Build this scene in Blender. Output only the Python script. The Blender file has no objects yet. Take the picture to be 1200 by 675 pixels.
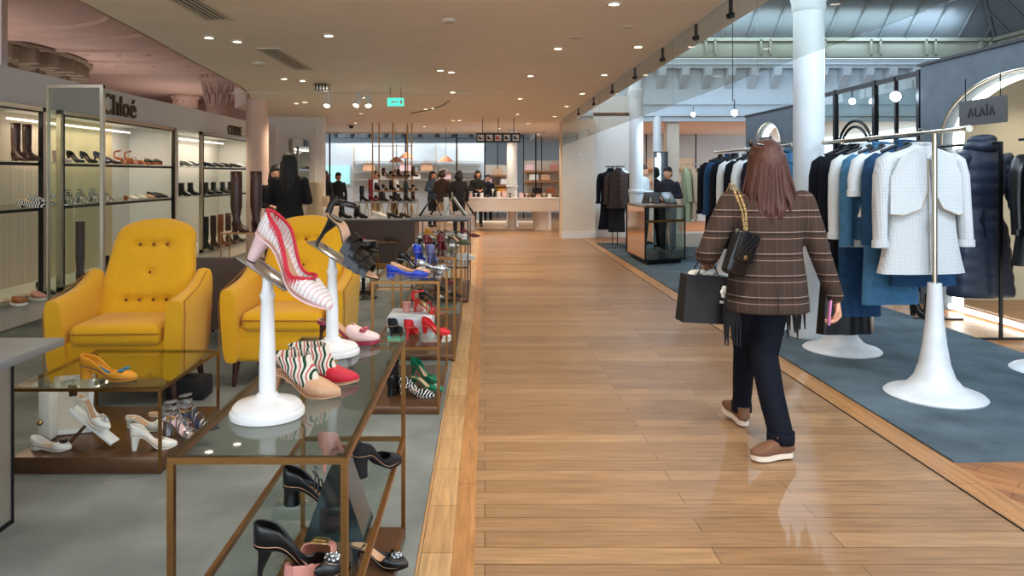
import bpy, bmesh, math, random
from mathutils import Vector, Matrix, Euler
random.seed(7)
PI = math.pi
S = bpy.context.scene
COL = S.collection

def lin(c):
    c = c / 255.0
    return c / 12.92 if c <= 0.04045 else ((c + 0.055) / 1.055) ** 2.4
def rgb(c):
    return (lin(c[0]), lin(c[1]), lin(c[2]), 1.0)

# ------------------------------------------------------------------ camera
cam = bpy.data.cameras.new('camera'); camo = bpy.data.objects.new('camera', cam); COL.objects.link(camo)
F = 870.0                                   # focal length in pixels of the 1200 px wide frame
camo.location = (0, 0, 1.5); camo.rotation_euler = (PI / 2, 0, 0)
cam.sensor_width = 36; cam.lens = 36 * F / 1200
cam.shift_x = 32 / 1200; cam.shift_y = -132.5 / 1200
cam.clip_start = 0.05; cam.clip_end = 200
S.camera = camo
S.view_settings.view_transform = 'Standard'; S.view_settings.look = 'None'
S.view_settings.gamma = 1; S.view_settings.use_curve_mapping = False
S.view_settings.exposure = 0.2
S.cycles.use_denoising = True
S.cycles.max_bounces = 9; S.cycles.transparent_max_bounces = 24; S.cycles.diffuse_bounces = 6
S.cycles.glossy_bounces = 4; S.cycles.sample_clamp_indirect = 4; S.cycles.caustics_reflective = False

# ------------------------------------------------------------------ sky
W = bpy.data.worlds.new('sky'); S.world = W; W.use_nodes = True
bg = W.node_tree.nodes['Background']; bg.inputs[0].default_value = (0.74, 0.86, 1.0, 1); bg.inputs[1].default_value = 3.6

WARM = (1.0, 0.80, 0.60); COOL = (0.66, 0.84, 1.0); NEUT = (1.0, 0.90, 0.78)
def spot(x, y, z, power, col=WARM, deg=120, blend=0.8, r=0.045, to=None, name='downlight_lamp'):
    l = bpy.data.lights.new(name, 'SPOT'); l.energy = power; l.color = col
    l.spot_size = math.radians(deg); l.spot_blend = blend; l.shadow_soft_size = r
    o = bpy.data.objects.new(name, l); COL.objects.link(o); o.location = (x, y, z)
    if to:
        o.rotation_euler = (Vector(to) - Vector((x, y, z))).to_track_quat('-Z', 'Y').to_euler()
    return o
def area(x, y, z, sx, sy, power, col=NEUT, rot=(0, 0, 0), name='panel_lamp'):
    l = bpy.data.lights.new(name, 'AREA'); l.shape = 'RECTANGLE'; l.size = sx; l.size_y = sy; l.energy = power; l.color = col
    o = bpy.data.objects.new(name, l); COL.objects.link(o); o.location = (x, y, z); o.rotation_euler = rot
    return o
CEIL = 2.8
# lamps of the downlights, over the aisle and the shoe salon
DL = [(-2.55, 3.9), (-1.9, 5.3), (-1.2, 3.4), (-0.2, 4.2), (0.9, 5.35), (-1.45, 6.9), (0.75, 7.6), (-2.6, 7.0), (-0.55, 9.2),
      (0.6, 9.7), (-2.7, 10.0), (-0.5, 11.6), (0.6, 12.6), (-3.2, 13.2), (-2.0, 12.4), (-1.0, 14.4), (0.7, 15.8), (-2.6, 15.6),
      (-0.6, 17.6), (1.1, 18.6), (-3.2, 18.4), (-1.6, 19.8), (0.4, 20.6), (-2.4, 1.8), (0.4, 1.6), (1.3, 3.0)]
for i, (x, y) in enumerate(DL):
    spot(x, y, CEIL - 0.035, 90 if (x, y) in ((-0.2, 4.2), (1.3, 3.0)) else 24 if y < 8 else 60 if y < 12 else 115, WARM if y > 9 else NEUT, 125)
for y in (1.0, 3.2, 5.4, 7.5, 9.6, 11.8, 14.0, 16.4):          # the row of small lamps along the right edge of the ceiling
    spot(1.55, y, CEIL - 0.035, 32, WARM, 120)
# cool spots of the atrium
ATR = [(5.3, 9.0, 2.95, (3.2, 6.0, 0.6)), (5.2, 10.2, 2.9, (3.0, 8.0, 0.6)), (4.6, 13.6, 2.75, (3.0, 11.0, 0.6)),
       (4.0, 14.2, 2.75, (2.7, 15.6, 1.2)), (4.9, 2.6, 4.2, (3.2, 5.2, 0.9)), (3.0, 2.2, 4.3, (3.6, 6.2, 0.9)),
       (6.5, 7.5, 4.6, (3.2, 4.6, 0.0)), (4.4, 11.0, 4.6, (3.0, 6.8, 2.6)), (6.0, 12.0, 4.0, (6.0, 18.0, 3.2))]
for (x, y, z, to) in ATR:
    spot(x, y, z, 150, COOL, 75, 0.6, 0.05, to, 'atrium_spot_lamp')

# unseen uplights added behind the shelf wall to brighten the pink ceiling
for y in (2.0, 6.0, 10.0, 14.0, 18.5):
    area(-7.6, y, 2.2, 1.6, 3.0, 24, (1.0, 0.90, 0.84), (PI, 0, 0), 'added_uplight')
area(7.0, 17.0, 4.9, 8.0, 0.3, 90, COOL, (PI * 0.62, 0, 0), 'cornice_lamp')
for x in (-7, -3.5, 0): area(x, 23.7, 3.25, 2.6, 1.2, 85, (0.9, 0.94, 1.0), (0, 0, 0), 'far_shop_lamp')
for x in (4.2, 6.6): area(x, 21.0, 2.77, 1.4, 1.4, 60, WARM, (0, 0, 0), 'back_room_lamp')
# ------------------------------------------------------------------ materials
MATS = {}
def mat(name, c, rough=0.6, metal=0.0, emit=0.0, noise=0.0, nscale=30, bump=0.0, coat=0.0, spec=0.5, sheen=0.0, stretch=None):
    if name in MATS: return MATS[name]
    m = bpy.data.materials.new(name); m.use_nodes = True; nt = m.node_tree; b = nt.nodes['Principled BSDF']
    b.inputs['Base Color'].default_value = rgb(c); b.inputs['Roughness'].default_value = rough
    b.inputs['Metallic'].default_value = metal; b.inputs['Coat Weight'].default_value = coat
    b.inputs['Specular IOR Level'].default_value = spec; b.inputs['Sheen Weight'].default_value = sheen
    if emit:
        b.inputs['Emission Color'].default_value = rgb(c); b.inputs['Emission Strength'].default_value = emit
    if noise or bump:
        tc = nt.nodes.new('ShaderNodeTexCoord'); mp = nt.nodes.new('ShaderNodeMapping'); n = nt.nodes.new('ShaderNodeTexNoise')
        if stretch: mp.inputs['Scale'].default_value = stretch
        n.inputs['Scale'].default_value = nscale; n.inputs['Detail'].default_value = 5
        nt.links.new(tc.outputs['Object'], mp.inputs[0]); nt.links.new(mp.outputs[0], n.inputs['Vector'])
        if noise:
            r = nt.nodes.new('ShaderNodeMapRange'); r.inputs['From Min'].default_value = 0.3; r.inputs['From Max'].default_value = 0.7
            r.inputs['To Min'].default_value = 1 - noise; r.inputs['To Max'].default_value = 1 + noise
            mx = nt.nodes.new('ShaderNodeVectorMath'); mx.operation = 'SCALE'; mx.inputs[0].default_value = rgb(c)[:3]
            nt.links.new(n.outputs[0], r.inputs[0]); nt.links.new(r.outputs[0], mx.inputs['Scale']); nt.links.new(mx.outputs[0], b.inputs['Base Color'])
        if bump:
            bp = nt.nodes.new('ShaderNodeBump'); bp.inputs['Strength'].default_value = bump; bp.inputs['Distance'].default_value = 0.01
            nt.links.new(n.outputs[0], bp.inputs['Height']); nt.links.new(bp.outputs[0], b.inputs['Normal'])
    MATS[name] = m
    return m
def glass(name, tint=(235, 242, 240), ior=1.35, alpha=1.0):
    if name in MATS: return MATS[name]
    m = bpy.data.materials.new(name); m.use_nodes = True; nt = m.node_tree; nt.nodes.clear()
    o = nt.nodes.new('ShaderNodeOutputMaterial'); mx = nt.nodes.new('ShaderNodeMixShader'); t = nt.nodes.new('ShaderNodeBsdfTransparent')
    g = nt.nodes.new('ShaderNodeBsdfGlossy'); f = nt.nodes.new('ShaderNodeFresnel')
    t.inputs[0].default_value = rgb(tint); g.inputs['Roughness'].default_value = 0.02; f.inputs[0].default_value = ior
    gm = nt.nodes.new('ShaderNodeNewGeometry'); sb = nt.nodes.new('ShaderNodeMath'); sb.operation = 'SUBTRACT'; sb.inputs[0].default_value = 1.0; ml = nt.nodes.new('ShaderNodeMath'); ml.operation = 'MULTIPLY'
    nt.links.new(gm.outputs['Backfacing'], sb.inputs[1]); nt.links.new(sb.outputs[0], ml.inputs[0]); nt.links.new(f.outputs[0], ml.inputs[1]); nt.links.new(ml.outputs[0], mx.inputs[0]); nt.links.new(t.outputs[0], mx.inputs[1]); nt.links.new(g.outputs[0], mx.inputs[2]); nt.links.new(mx.outputs[0], o.inputs[0])
    MATS[name] = m
    return m
def math_node(nt, op, a, b=None):
    n = nt.nodes.new('ShaderNodeMath'); n.operation = op
    for i, v in enumerate((a, b)):
        if v is None: continue
        if isinstance(v, (int, float)): n.inputs[i].default_value = v
        else: nt.links.new(v, n.inputs[i])
    return n.outputs[0]
def planks(name, c1, c2, width, row, angle=0.0, rough=0.32, mortar=(70, 45, 25), ms=0.0016, spec=0.5):
    m = bpy.data.materials.new(name); m.use_nodes = True; nt = m.node_tree; b = nt.nodes['Principled BSDF']
    tc = nt.nodes.new('ShaderNodeTexCoord'); mp = nt.nodes.new('ShaderNodeMapping'); mp.inputs['Rotation'].default_value = (0, 0, angle)
    br = nt.nodes.new('ShaderNodeTexBrick'); br.offset = 0.37; br.offset_frequency = 2; br.squash = 1
    br.inputs['Color1'].default_value = rgb(c1); br.inputs['Color2'].default_value = rgb(c2); br.inputs['Mortar'].default_value = rgb(mortar)
    br.inputs['Scale'].default_value = 1; br.inputs['Mortar Size'].default_value = ms; br.inputs['Bias'].default_value = -0.1
    br.inputs['Brick Width'].default_value = width; br.inputs['Row Height'].default_value = row
    mg = nt.nodes.new('ShaderNodeMapping'); mg.inputs['Scale'].default_value = (1.6, 22, 1)
    n = nt.nodes.new('ShaderNodeTexNoise'); n.inputs['Scale'].default_value = 2.2; n.inputs['Detail'].default_value = 7; n.inputs['Distortion'].default_value = 0.6
    n2 = nt.nodes.new('ShaderNodeTexNoise'); n2.inputs['Scale'].default_value = 0.7
    L = nt.links.new
    L(tc.outputs['Object'], mp.inputs[0]); L(mp.outputs[0], br.inputs[0]); L(mp.outputs[0], mg.inputs[0]); L(mg.outputs[0], n.inputs['Vector']); L(mp.outputs[0], n2.inputs['Vector'])
    r = nt.nodes.new('ShaderNodeMapRange'); r.inputs['From Min'].default_value = 0.3; r.inputs['From Max'].default_value = 0.7; r.inputs['To Min'].default_value = 0.72; r.inputs['To Max'].default_value = 1.14
    L(n.outputs[0], r.inputs[0])
    k = math_node(nt, 'MULTIPLY', r.outputs[0], math_node(nt, 'ADD', math_node(nt, 'MULTIPLY', n2.outputs[0], 0.3), 0.85))
    mx = nt.nodes.new('ShaderNodeVectorMath'); mx.operation = 'SCALE'; L(br.outputs['Color'], mx.inputs[0]); L(k, mx.inputs['Scale']); L(mx.outputs[0], b.inputs['Base Color'])
    rr = nt.nodes.new('ShaderNodeMapRange'); rr.inputs['To Min'].default_value = rough - 0.05; rr.inputs['To Max'].default_value = rough + 0.12; L(n2.outputs[0], rr.inputs[0]); L(rr.outputs[0], b.inputs['Roughness'])
    b.inputs['Specular IOR Level'].default_value = spec
    bp = nt.nodes.new('ShaderNodeBump'); bp.inputs['Strength'].default_value = 0.12; bp.inputs['Distance'].default_value = 0.004
    L(n.outputs[0], bp.inputs['Height']); L(bp.outputs[0], b.inputs['Normal'])
    return m
def stripes(name, base, bands, rough=0.85, axis=2, bands2=None, wob=0.0, bump=True):
    """woven stripes: bands = (period, offset, width, colour) measured along an axis; bands2 the same across x"""
    m = bpy.data.materials.new(name); m.use_nodes = True; nt = m.node_tree; b = nt.nodes['Principled BSDF']; b.inputs['Roughness'].default_value = rough
    b.inputs['Specular IOR Level'].default_value = 0.2
    tc = nt.nodes.new('ShaderNodeTexCoord'); sp = nt.nodes.new('ShaderNodeSeparateXYZ'); nt.links.new(tc.outputs['Object'], sp.inputs[0])
    n = nt.nodes.new('ShaderNodeTexNoise'); n.inputs['Scale'].default_value = 300; nt.links.new(tc.outputs['Object'], n.inputs['Vector'])
    mr = nt.nodes.new('ShaderNodeMapRange'); mr.inputs['To Min'].default_value = 0.55; mr.inputs['To Max'].default_value = 1.45; nt.links.new(n.outputs[0], mr.inputs[0])
    sc = nt.nodes.new('ShaderNodeVectorMath'); sc.operation = 'SCALE'; sc.inputs[0].default_value = rgb(base)[:3]; nt.links.new(mr.outputs[0], sc.inputs['Scale'])
    cur = sc.outputs[0]
    for ax, bs in ((axis, bands), (0, bands2 or [])):
        src = sp.outputs[ax]
        if wob:
            src = math_node(nt, 'ADD', src, math_node(nt, 'MULTIPLY', math_node(nt, 'SINE', math_node(nt, 'MULTIPLY', sp.outputs[0 if ax else 2], 120)), wob))
        for (per, off, wd, c, a) in bs:
            t = math_node(nt, 'FLOORED_MODULO', math_node(nt, 'ADD', src, off), per)
            f = math_node(nt, 'MULTIPLY', math_node(nt, 'LESS_THAN', t, wd), a)
            mx = nt.nodes.new('ShaderNodeMix'); mx.data_type = 'RGBA'; nt.links.new(f, mx.inputs[0]); nt.links.new(cur, mx.inputs[6]); mx.inputs[7].default_value = rgb(c); cur = mx.outputs[2]
    nt.links.new(cur, b.inputs['Base Color'])
    MATS[name] = m
    return m

m_ceil = mat('ceiling_paint', (244, 234, 220), 0.55, noise=0.03, nscale=1.5)
m_white = mat('white_paint', (226, 224, 218), 0.5, noise=0.02, nscale=4)
m_pink = mat('pink_plaster', (190, 158, 144), 0.7, noise=0.07, nscale=3)
m_stone = mat('ribbed_stone', (126, 110, 90), 0.7, noise=0.1, nscale=6)
m_bluewhite = mat('atrium_plaster', (186, 200, 208), 0.6, noise=0.04, nscale=5)
m_greenbeam = mat('green_grey_iron', (138, 142, 128), 0.5, noise=0.05, nscale=5)
m_beige = mat('warm_beige_panel', (206, 190, 150), 0.6, noise=0.03, nscale=4)
m_cream = mat('cream_panel', (214, 204, 186), 0.6, noise=0.03, nscale=4)
m_curtain = mat('pleated_cream', (200, 186, 164), 0.8, noise=0.12, nscale=3, stretch=(14, 14, 0.1))
m_bronze = mat('brushed_bronze', (150, 108, 62), 0.32, 1.0, noise=0.12, nscale=40, stretch=(1, 1, 6))
m_bronze_base = mat('bronze_laminate', (98, 68, 46), 0.3, 0.35, noise=0.12, nscale=8)
m_brass = mat('pale_brass', (190, 160, 105), 0.3, 1.0, noise=0.05, nscale=30)
m_steel = mat('champagne_steel', (196, 186, 166), 0.28, 1.0, noise=0.05, nscale=30)
m_chrome = mat('polished_chrome', (215, 218, 220), 0.12, 1.0, noise=0.02, nscale=30)
m_dark = mat('blackened_steel', (24, 25, 28), 0.4, 0.6, noise=0.1, nscale=20)
m_glass = glass('clear_glass'); m_tglass = glass('table_glass', (236, 242, 240), 1.45); m_sglass = glass('smoke_curtain_glass', (238, 240, 236), 1.28)
m_mirror = mat('mirror_silver', (210, 214, 214), 0.03, 1.0, noise=0.01, nscale=2)
m_slate = mat('slate_plaster', (74, 84, 92), 0.75, noise=0.16, nscale=5, bump=0.1)
m_marble = mat('white_marble', (214, 218, 220), 0.35, noise=0.09, nscale=9, bump=0.02)
m_carpet = mat('grey_carpet', (118, 122, 118), 0.95, noise=0.26, nscale=2.4, bump=0.5, spec=0.1)
m_carpet2 = mat('cool_lit_carpet', (84, 98, 106), 0.95, noise=0.28, nscale=2.6, bump=0.5, spec=0.1)  # same grey carpet, with the atrium's cool light painted in as a bluer tone
m_floor = planks('oak_planks', (172, 136, 98), (142, 109, 76), 1.45, 0.13)
m_border = planks('pale_oak_border', (206, 168, 120), (184, 144, 98), 0.42, 0.25, PI / 2)
m_border2 = planks('oak_edge_board', (190, 140, 88), (176, 126, 76), 1.2, 0.4, PI / 2)
m_herring = planks('oak_mosaic', (176, 120, 72), (140, 92, 54), 0.3, 0.09, PI / 4)
m_led = mat('led_strip', (255, 250, 238), 0.5, emit=7)
m_lens = mat('lamp_lens', (255, 244, 226), 0.5, emit=14)
m_lensc = mat('cool_lamp_lens', (214, 236, 255), 0.5, emit=40)
m_black = mat('black_satin', (16, 16, 18), 0.45, noise=0.1)
m_greytop = mat('grey_stone_top', (120, 122, 124), 0.35, noise=0.1, nscale=6)
m_wood = mat('warm_oak', (172, 120, 70), 0.45, noise=0.15, nscale=6, stretch=(1, 1, 10))
m_letter = mat('dark_bronze_letter', (92, 76, 48), 0.4, 0.5, noise=0.05)
m_mustard = mat('mustard_wool', (212, 158, 28), 0.85, noise=0.1, nscale=160, bump=0.25, sheen=0.15, spec=0.2)
m_piping = mat('mustard_piping', (150, 98, 14), 0.8, noise=0.1, nscale=100)
m_button = mat('covered_button', (120, 62, 22), 0.7, noise=0.1, nscale=100)
m_skin = mat('skin', (206, 152, 122), 0.55, noise=0.06, nscale=30)

# ------------------------------------------------------------------ mesh helpers
def new(): return bmesh.new()
def box(bm, x0, x1, y0, y1, z0, z1, mtx=None, bev=0.0, seg=2):
    r = bmesh.ops.create_cube(bm, size=1)
    vs = r['verts']
    bmesh.ops.scale(bm, verts=vs, vec=(abs(x1 - x0), abs(y1 - y0), abs(z1 - z0)))
    bmesh.ops.translate(bm, verts=vs, vec=((x0 + x1) / 2, (y0 + y1) / 2, (z0 + z1) / 2))
    if bev:
        es = list({e for v in vs for e in v.link_edges})
        rr = bmesh.ops.bevel(bm, geom=es, offset=bev, segments=seg, affect='EDGES', profile=0.5)
        vs = [v for v in rr['verts']]
        vs = list({v for f in rr['faces'] for v in f.verts} | set(vs))
    if mtx is not None: bmesh.ops.transform(bm, matrix=mtx, verts=vs)
    return vs
def frame_of(d):
    d = Vector(d).normalized(); up = Vector((0, 0, 1)) if abs(d.z) < 0.95 else Vector((0, 1, 0))
    a = d.cross(up).normalized(); return a, a.cross(d).normalized()
def loft(bm, rings, cap=True, closed=True):
    vr = [[bm.verts.new(p) for p in r] for r in rings]; n = len(rings[0])
    for i in range(len(vr) - 1):
        for j in range(n if closed else n - 1):
            k = (j + 1) % n
            try: bm.faces.new((vr[i][j], vr[i][k], vr[i + 1][k], vr[i + 1][j]))
            except ValueError: pass
    if cap and closed:
        for r in (vr[0][::-1], vr[-1]):
            try: bm.faces.new(r)
            except ValueError: pass
    return vr
def ring(c, a, b, ra, rb, n=12, p=1.0):
    out = []
    for i in range(n):
        t = 2 * PI * i / n; cs, sn = math.cos(t), math.sin(t)
        if p != 1.0: cs = math.copysign(abs(cs) ** p, cs); sn = math.copysign(abs(sn) ** p, sn)
        out.append(Vector(c) + Vector(a) * (ra * cs) + Vector(b) * (rb * sn))
    return out
def tube(bm, pts, r, n=8, flat=None, closed=False):
    pts = [Vector(p) for p in pts]; rings = []
    rs = r if isinstance(r, (list, tuple)) else [r] * len(pts)
    pa = None
    for i, p in enumerate(pts):
        d = (pts[min(i + 1, len(pts) - 1)] - pts[max(i - 1, 0)])
        if d.length < 1e-9: d = Vector((0, 0, 1))
        a, b = frame_of(d)
        if pa is not None:
            d.normalize(); a = (pa - d * pa.dot(d))
            a = a.normalized() if a.length > 1e-6 else frame_of(d)[0]
            b = a.cross(d).normalized()
        pa = a
        rings.append(ring(p, a, b, rs[i], rs[i] * (flat or 1), n))
    loft(bm, rings)
def lathe(bm, prof, c=(0, 0, 0), n=28, cap=True):
    rings = [[Vector((c[0] + r * math.cos(2 * PI * i / n), c[1] + r * math.sin(2 * PI * i / n), c[2] + z)) for i in range(n)] for r, z in prof]
    loft(bm, rings, cap)
def ell(bm, c, r, n=14, mtx=None):
    rr = bmesh.ops.create_uvsphere(bm, u_segments=n, v_segments=max(6, n * 2 // 3), radius=1)
    bmesh.ops.scale(bm, verts=rr['verts'], vec=r if isinstance(r, (tuple, list)) else (r, r, r))
    if mtx is not None: bmesh.ops.transform(bm, matrix=mtx, verts=rr['verts'])
    bmesh.ops.translate(bm, verts=rr['verts'], vec=c)
def caps(bm, *ps, n=10):
    """a chain of tapered rounded limbs: ps = ((x,y,z), r), ..."""
    for (a, ra), (b, rb) in zip(ps, ps[1:]):
        d = Vector(b) - Vector(a)
        u, v = frame_of(d)
        loft(bm, [ring(a, u, v, ra, ra, n), ring(b, u, v, rb, rb, n)])
    for a, ra in ps: ell(bm, a, ra, n)
def prism(bm, pts, h, axis='z', at=0.0):
    """an outline (list of 2D points) extruded along an axis from at to at+h"""
    def P3(p, q):
        return {'z': (p[0], p[1], q), 'y': (p[0], q, p[1]), 'x': (q, p[0], p[1])}[axis]
    loft(bm, [[Vector(P3(p, at)) for p in pts], [Vector(P3(p, at + h)) for p in pts]])
def tf(bm, m): bmesh.ops.transform(bm, matrix=m, verts=bm.verts)
def obj(name, bm, m, parent=None, smooth=True, ang=40, mods=None):
    bmesh.ops.recalc_face_normals(bm, faces=bm.faces)
    me = bpy.data.meshes.new(name); bm.to_mesh(me); bm.free()
    if smooth:
        for p in me.polygons: p.use_smooth = True
        me.set_sharp_from_angle(angle=math.radians(ang))
    if m: me.materials.append(m)
    o = bpy.data.objects.new(name, me); COL.objects.link(o)
    if parent is not None: o.parent = parent
    for md in (mods or []):
        if md[0] == 'remesh':
            q = o.modifiers.new('remesh', 'REMESH'); q.mode = 'VOXEL'; q.voxel_size = md[1]; q.use_smooth_shade = True
            q = o.modifiers.new('smooth', 'SMOOTH'); q.factor = 0.6; q.iterations = md[2]
        elif md[0] == 'solid':
            q = o.modifiers.new('solid', 'SOLIDIFY'); q.thickness = md[1]; q.offset = 0
        elif md[0] == 'sub':
            q = o.modifiers.new('sub', 'SUBSURF'); q.levels = q.render_levels = md[1]
    return o
def tag(o, label=None, cat=None, group=None, kind=None):
    if label: o['label'] = label
    if cat: o['category'] = cat
    if group: o['group'] = group
    if kind: o['kind'] = kind
    return o
def thing(name, label, cat, loc=(0, 0, 0), rz=0.0, group=None, ry=0.0, scale=1.0):
    o = bpy.data.objects.new(name, None); COL.objects.link(o); o.empty_display_size = 0.05
    o.location = loc; o.rotation_euler = (0, ry, rz); o.scale = (scale,) * 3
    return tag(o, label, cat, group)
def struct(name, bm, m, smooth=False): return tag(obj(name, bm, m, None, smooth), kind='structure')
def sbox(name, m, *a):
    bm = new(); box(bm, *a); return struct(name, bm, m)
def pbox(name, m, parent, *a, bev=0.0):
    bm = new(); box(bm, *a, bev=bev); return obj(name, bm, m, parent, smooth=bool(bev))
def dup(root, loc, rz=None, label=None, group=None, scale=None):
    r = root.copy(); COL.objects.link(r); r.location = loc
    if rz is not None: r.rotation_euler = (root.rotation_euler[0], root.rotation_euler[1], rz)
    if label: r['label'] = label
    if group: r['group'] = group
    if scale: r.scale = (scale,) * 3
    for ch in list(root.children):
        c = ch.copy(); COL.objects.link(c); c.parent = r
        for g in list(ch.children):
            d = g.copy(); COL.objects.link(d); d.parent = c
    return r
def letters(txt, size, depth=0.01, bold=0.0, spacing=1.0):
    cu = bpy.data.curves.new('t', 'FONT'); cu.body = txt; cu.size = size; cu.extrude = depth; cu.align_x = 'CENTER'; cu.offset = bold; cu.space_character = spacing
    o = bpy.data.objects.new('t', cu); COL.objects.link(o); bpy.context.view_layer.update()
    me = bpy.data.meshes.new_from_object(o.evaluated_get(bpy.context.evaluated_depsgraph_get()))
    bm = new(); bm.from_mesh(me); bpy.data.objects.remove(o); bpy.data.meshes.remove(me)
    return bm
def lerp_tab(tab, s):
    if s <= tab[0][0]: return tab[0][1]
    for (a, va), (b, vb) in zip(tab, tab[1:]):
        if s <= b:
            t = (s - a) / (b - a); t = t * t * (3 - 2 * t) if False else t
            return va + (vb - va) * t
    return tab[-1][1]

# ================================================================== THE SETTING
sbox('floor', m_floor, -12, 14, -6, 34, -0.1, 0.0)
bm = new(); box(bm, 2.432, 9, -4, 30, 0.0, 0.003); struct('trim_1', bm, m_herring)
bm = new(); box(bm, -0.125, -0.04, -4, 20.0, 0.0, 0.0035); struct('trim_2', bm, m_border2)
bm = new(); box(bm, -0.262, -0.127, -4, 20.0, 0.0, 0.0035); struct('trim_3', bm, m_border)
bm = new(); box(bm, 2.276, 2.43, -4, 17.4, 0.0, 0.0045); struct('trim_4', bm, m_border2)
bm = new(); box(bm, 2.268, 2.274, -4, 17.4, 0.0, 0.0048); struct('trim_5', bm, m_dark)
tag(obj('carpet', (lambda b: (box(b, -4.6, -0.265, -2, 9.6, 0.001, 0.012, bev=0.003), b)[1])(new()), m_carpet), 'grey mottled carpet under the shoe tables and yellow armchairs', 'carpet')
tag(obj('carpet', (lambda b: (box(b, -4.6, -0.5, 9.9, 15.5, 0.001, 0.010), b)[1])(new()), m_carpet), 'grey carpet further back behind the black stool', 'carpet')
bm = new(); prism(bm, [(2.44, 3.86), (4.5, 3.95), (4.5, 16.2), (2.44, 16.2)], 0.013, 'z', 0.001)
tag(obj('carpet', bm, m_carpet2, smooth=False), 'grey carpet, cool light painted in, under the clothes rails right of the aisle', 'carpet')

# ceiling slab with its curved left edge
edge = [(-2.85, -2), (-2.9, 0), (-2.98, 4), (-3.02, 5.6), (-3.16, 7.1), (-3.32, 8.4), (-3.44, 9.6), (-3.56, 10.8), (-3.74, 11.8), (-4.0, 12.7), (-4.35, 13.5), (-4.85, 14.4), (-4.9, 22.6)]
bm = new(); prism(bm, [(1.78, -2)] + edge + [(1.78, 22.6)], 0.35, 'z', CEIL); struct('ceiling', bm, m_ceil)
bm = new(); prism(bm, [(1.785, -2), (2.14, -2), (2.14, 18.2), (1.785, 18.2)], 0.34, 'z', CEIL + 0.012); struct('ceiling_edge', bm, mat('bright_white_paint', (242, 240, 234), 0.5, noise=0.01))
bm = new(); prism(bm, [(1.785, 18.2), (12, 18.2), (12, 30), (1.785, 30)], 0.3, 'z', CEIL + 0.02); struct('ceiling_far', bm, m_ceil)
# pink high ceiling with its ring mouldings
sbox('ceiling_pink', m_pink, -14, -2.8, -2, 22.6, 3.65, 3.75)
sbox('wall_pink_end', m_pink, -14, -4.9, 22.5, 22.6, 0, 3.65)
sbox('wall_pink_side', m_pink, -12.1, -12, -2, 22.6, 0, 3.65)
bm = new()
for R in (2.1, 2.9, 3.8, 4.9, 6.2):
    pts = []
    for i in range(73):
        a = 2 * PI * i / 72; pts.append((-6.6 + R * math.cos(a), 8.4 + R * 1.15 * math.sin(a), 3.65))
    tube(bm, pts, 0.055, 6)
for R in (4.3, 5.5):
    for i in range(48):
        a = 2 * PI * i / 48; ell(bm, (-6.6 + R * math.cos(a), 8.4 + R * 1.15 * math.sin(a), 3.65), (0.07, 0.07, 0.03), 8)
struct('trim_6', bm, m_pink, True)
bm = new(); prism(bm, [(x - 0.02, y) for x, y in edge[:10]] + [(x - 0.05, y) for x, y in edge[:10]][::-1], 0.84, 'z', CEIL + 0.005); struct('trim_7', bm, m_pink)
# far coffered vault seen at the top left
bm = new()
for j in range(3):
    for i in range(30):
        a0 = 2 * PI * i / 30; rr = 1.0 - j * 0.24
        box(bm, -0.16, 0.16, -0.05, 0.05, -0.3 + 0.07 * j, 0.02, Matrix.Translation((-9.0 + 1.5 * rr * math.cos(a0), 12.8 + 2.5 * rr * math.sin(a0), 3.64)) @ Matrix.Rotation(a0, 4, 'Z'), bev=0.015)
for rr in (1.1, 0.86, 0.62):
    tube(bm, [(-9.0 + 1.5 * rr * math.cos(2 * PI * k / 48), 12.8 + 2.5 * rr * math.sin(2 * PI * k / 48), 3.62) for k in range(49)], 0.05, 6)
struct('trim_8', bm, m_stone, True)

sbox('wall_post', m_white, -6.05, -5.86, 9.0, 9.12, 0, 3.66)
# left wall of the shoe boutique: fascia, niche back, plinth
WX = -4.62
sbox('wall_left', m_white, WX - 0.95, WX - 0.75, -2, 15.0, 0, 2.555)
sbox('wall_left_fascia', m_white, WX - 0.75, WX - 0.02, -2, 15.0, 2.2, 2.555)
sbox('wall_left_plinth', m_cream, WX - 0.75, WX + 0.0, 4.5, 15.0, 0, 0.24)
sbox('wall_left_beige', m_beige, WX - 0.745, WX - 0.70, 4.6, 7.8, 0.24, 2.2)
sbox('wall_left_beige', m_beige, WX - 0.745, WX - 0.70, 9.1, 10.6, 0.24, 2.2)
sbox('wall_left_cream', m_curtain, WX - 0.745, WX - 0.70, 7.8, 9.1, 0.24, 2.2)
sbox('wall_left_pier', m_white, WX - 0.745, WX - 0.05, 11.2, 11.32, 0.24, 2.2)
sbox('wall_left_return', m_white, WX - 0.95, WX - 0.02, 15.0, 15.15, 0, 2.555)
# white panelled pier with the narrow mirror and wall behind the salon
sbox('wall_salon', m_white, -4.85, -3.62, 16.6, 16.9, 0, CEIL)
bm = new()
for (a, b, c, d) in ((-4.7, -3.78, 2.52, 2.56), (-4.7, -3.78, 0.3, 0.34), (-4.7, -4.66, 0.3, 2.56), (-3.82, -3.78, 0.3, 2.56)): box(bm, a, b, 16.57, 16.6, c, d)
struct('trim_9', bm, m_white)
bm = new(); box(bm, -4.36, -3.92, 16.55, 16.59, 0.9, 2.3); o = tag(obj('wall_mirror', bm, m_mirror, smooth=False), 'tall narrow mirror on the white panelled pier', 'mirror')
sbox('wall_left_far', m_white, -12, -4.85, 16.7, 16.9, 0, 2.4)
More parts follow.
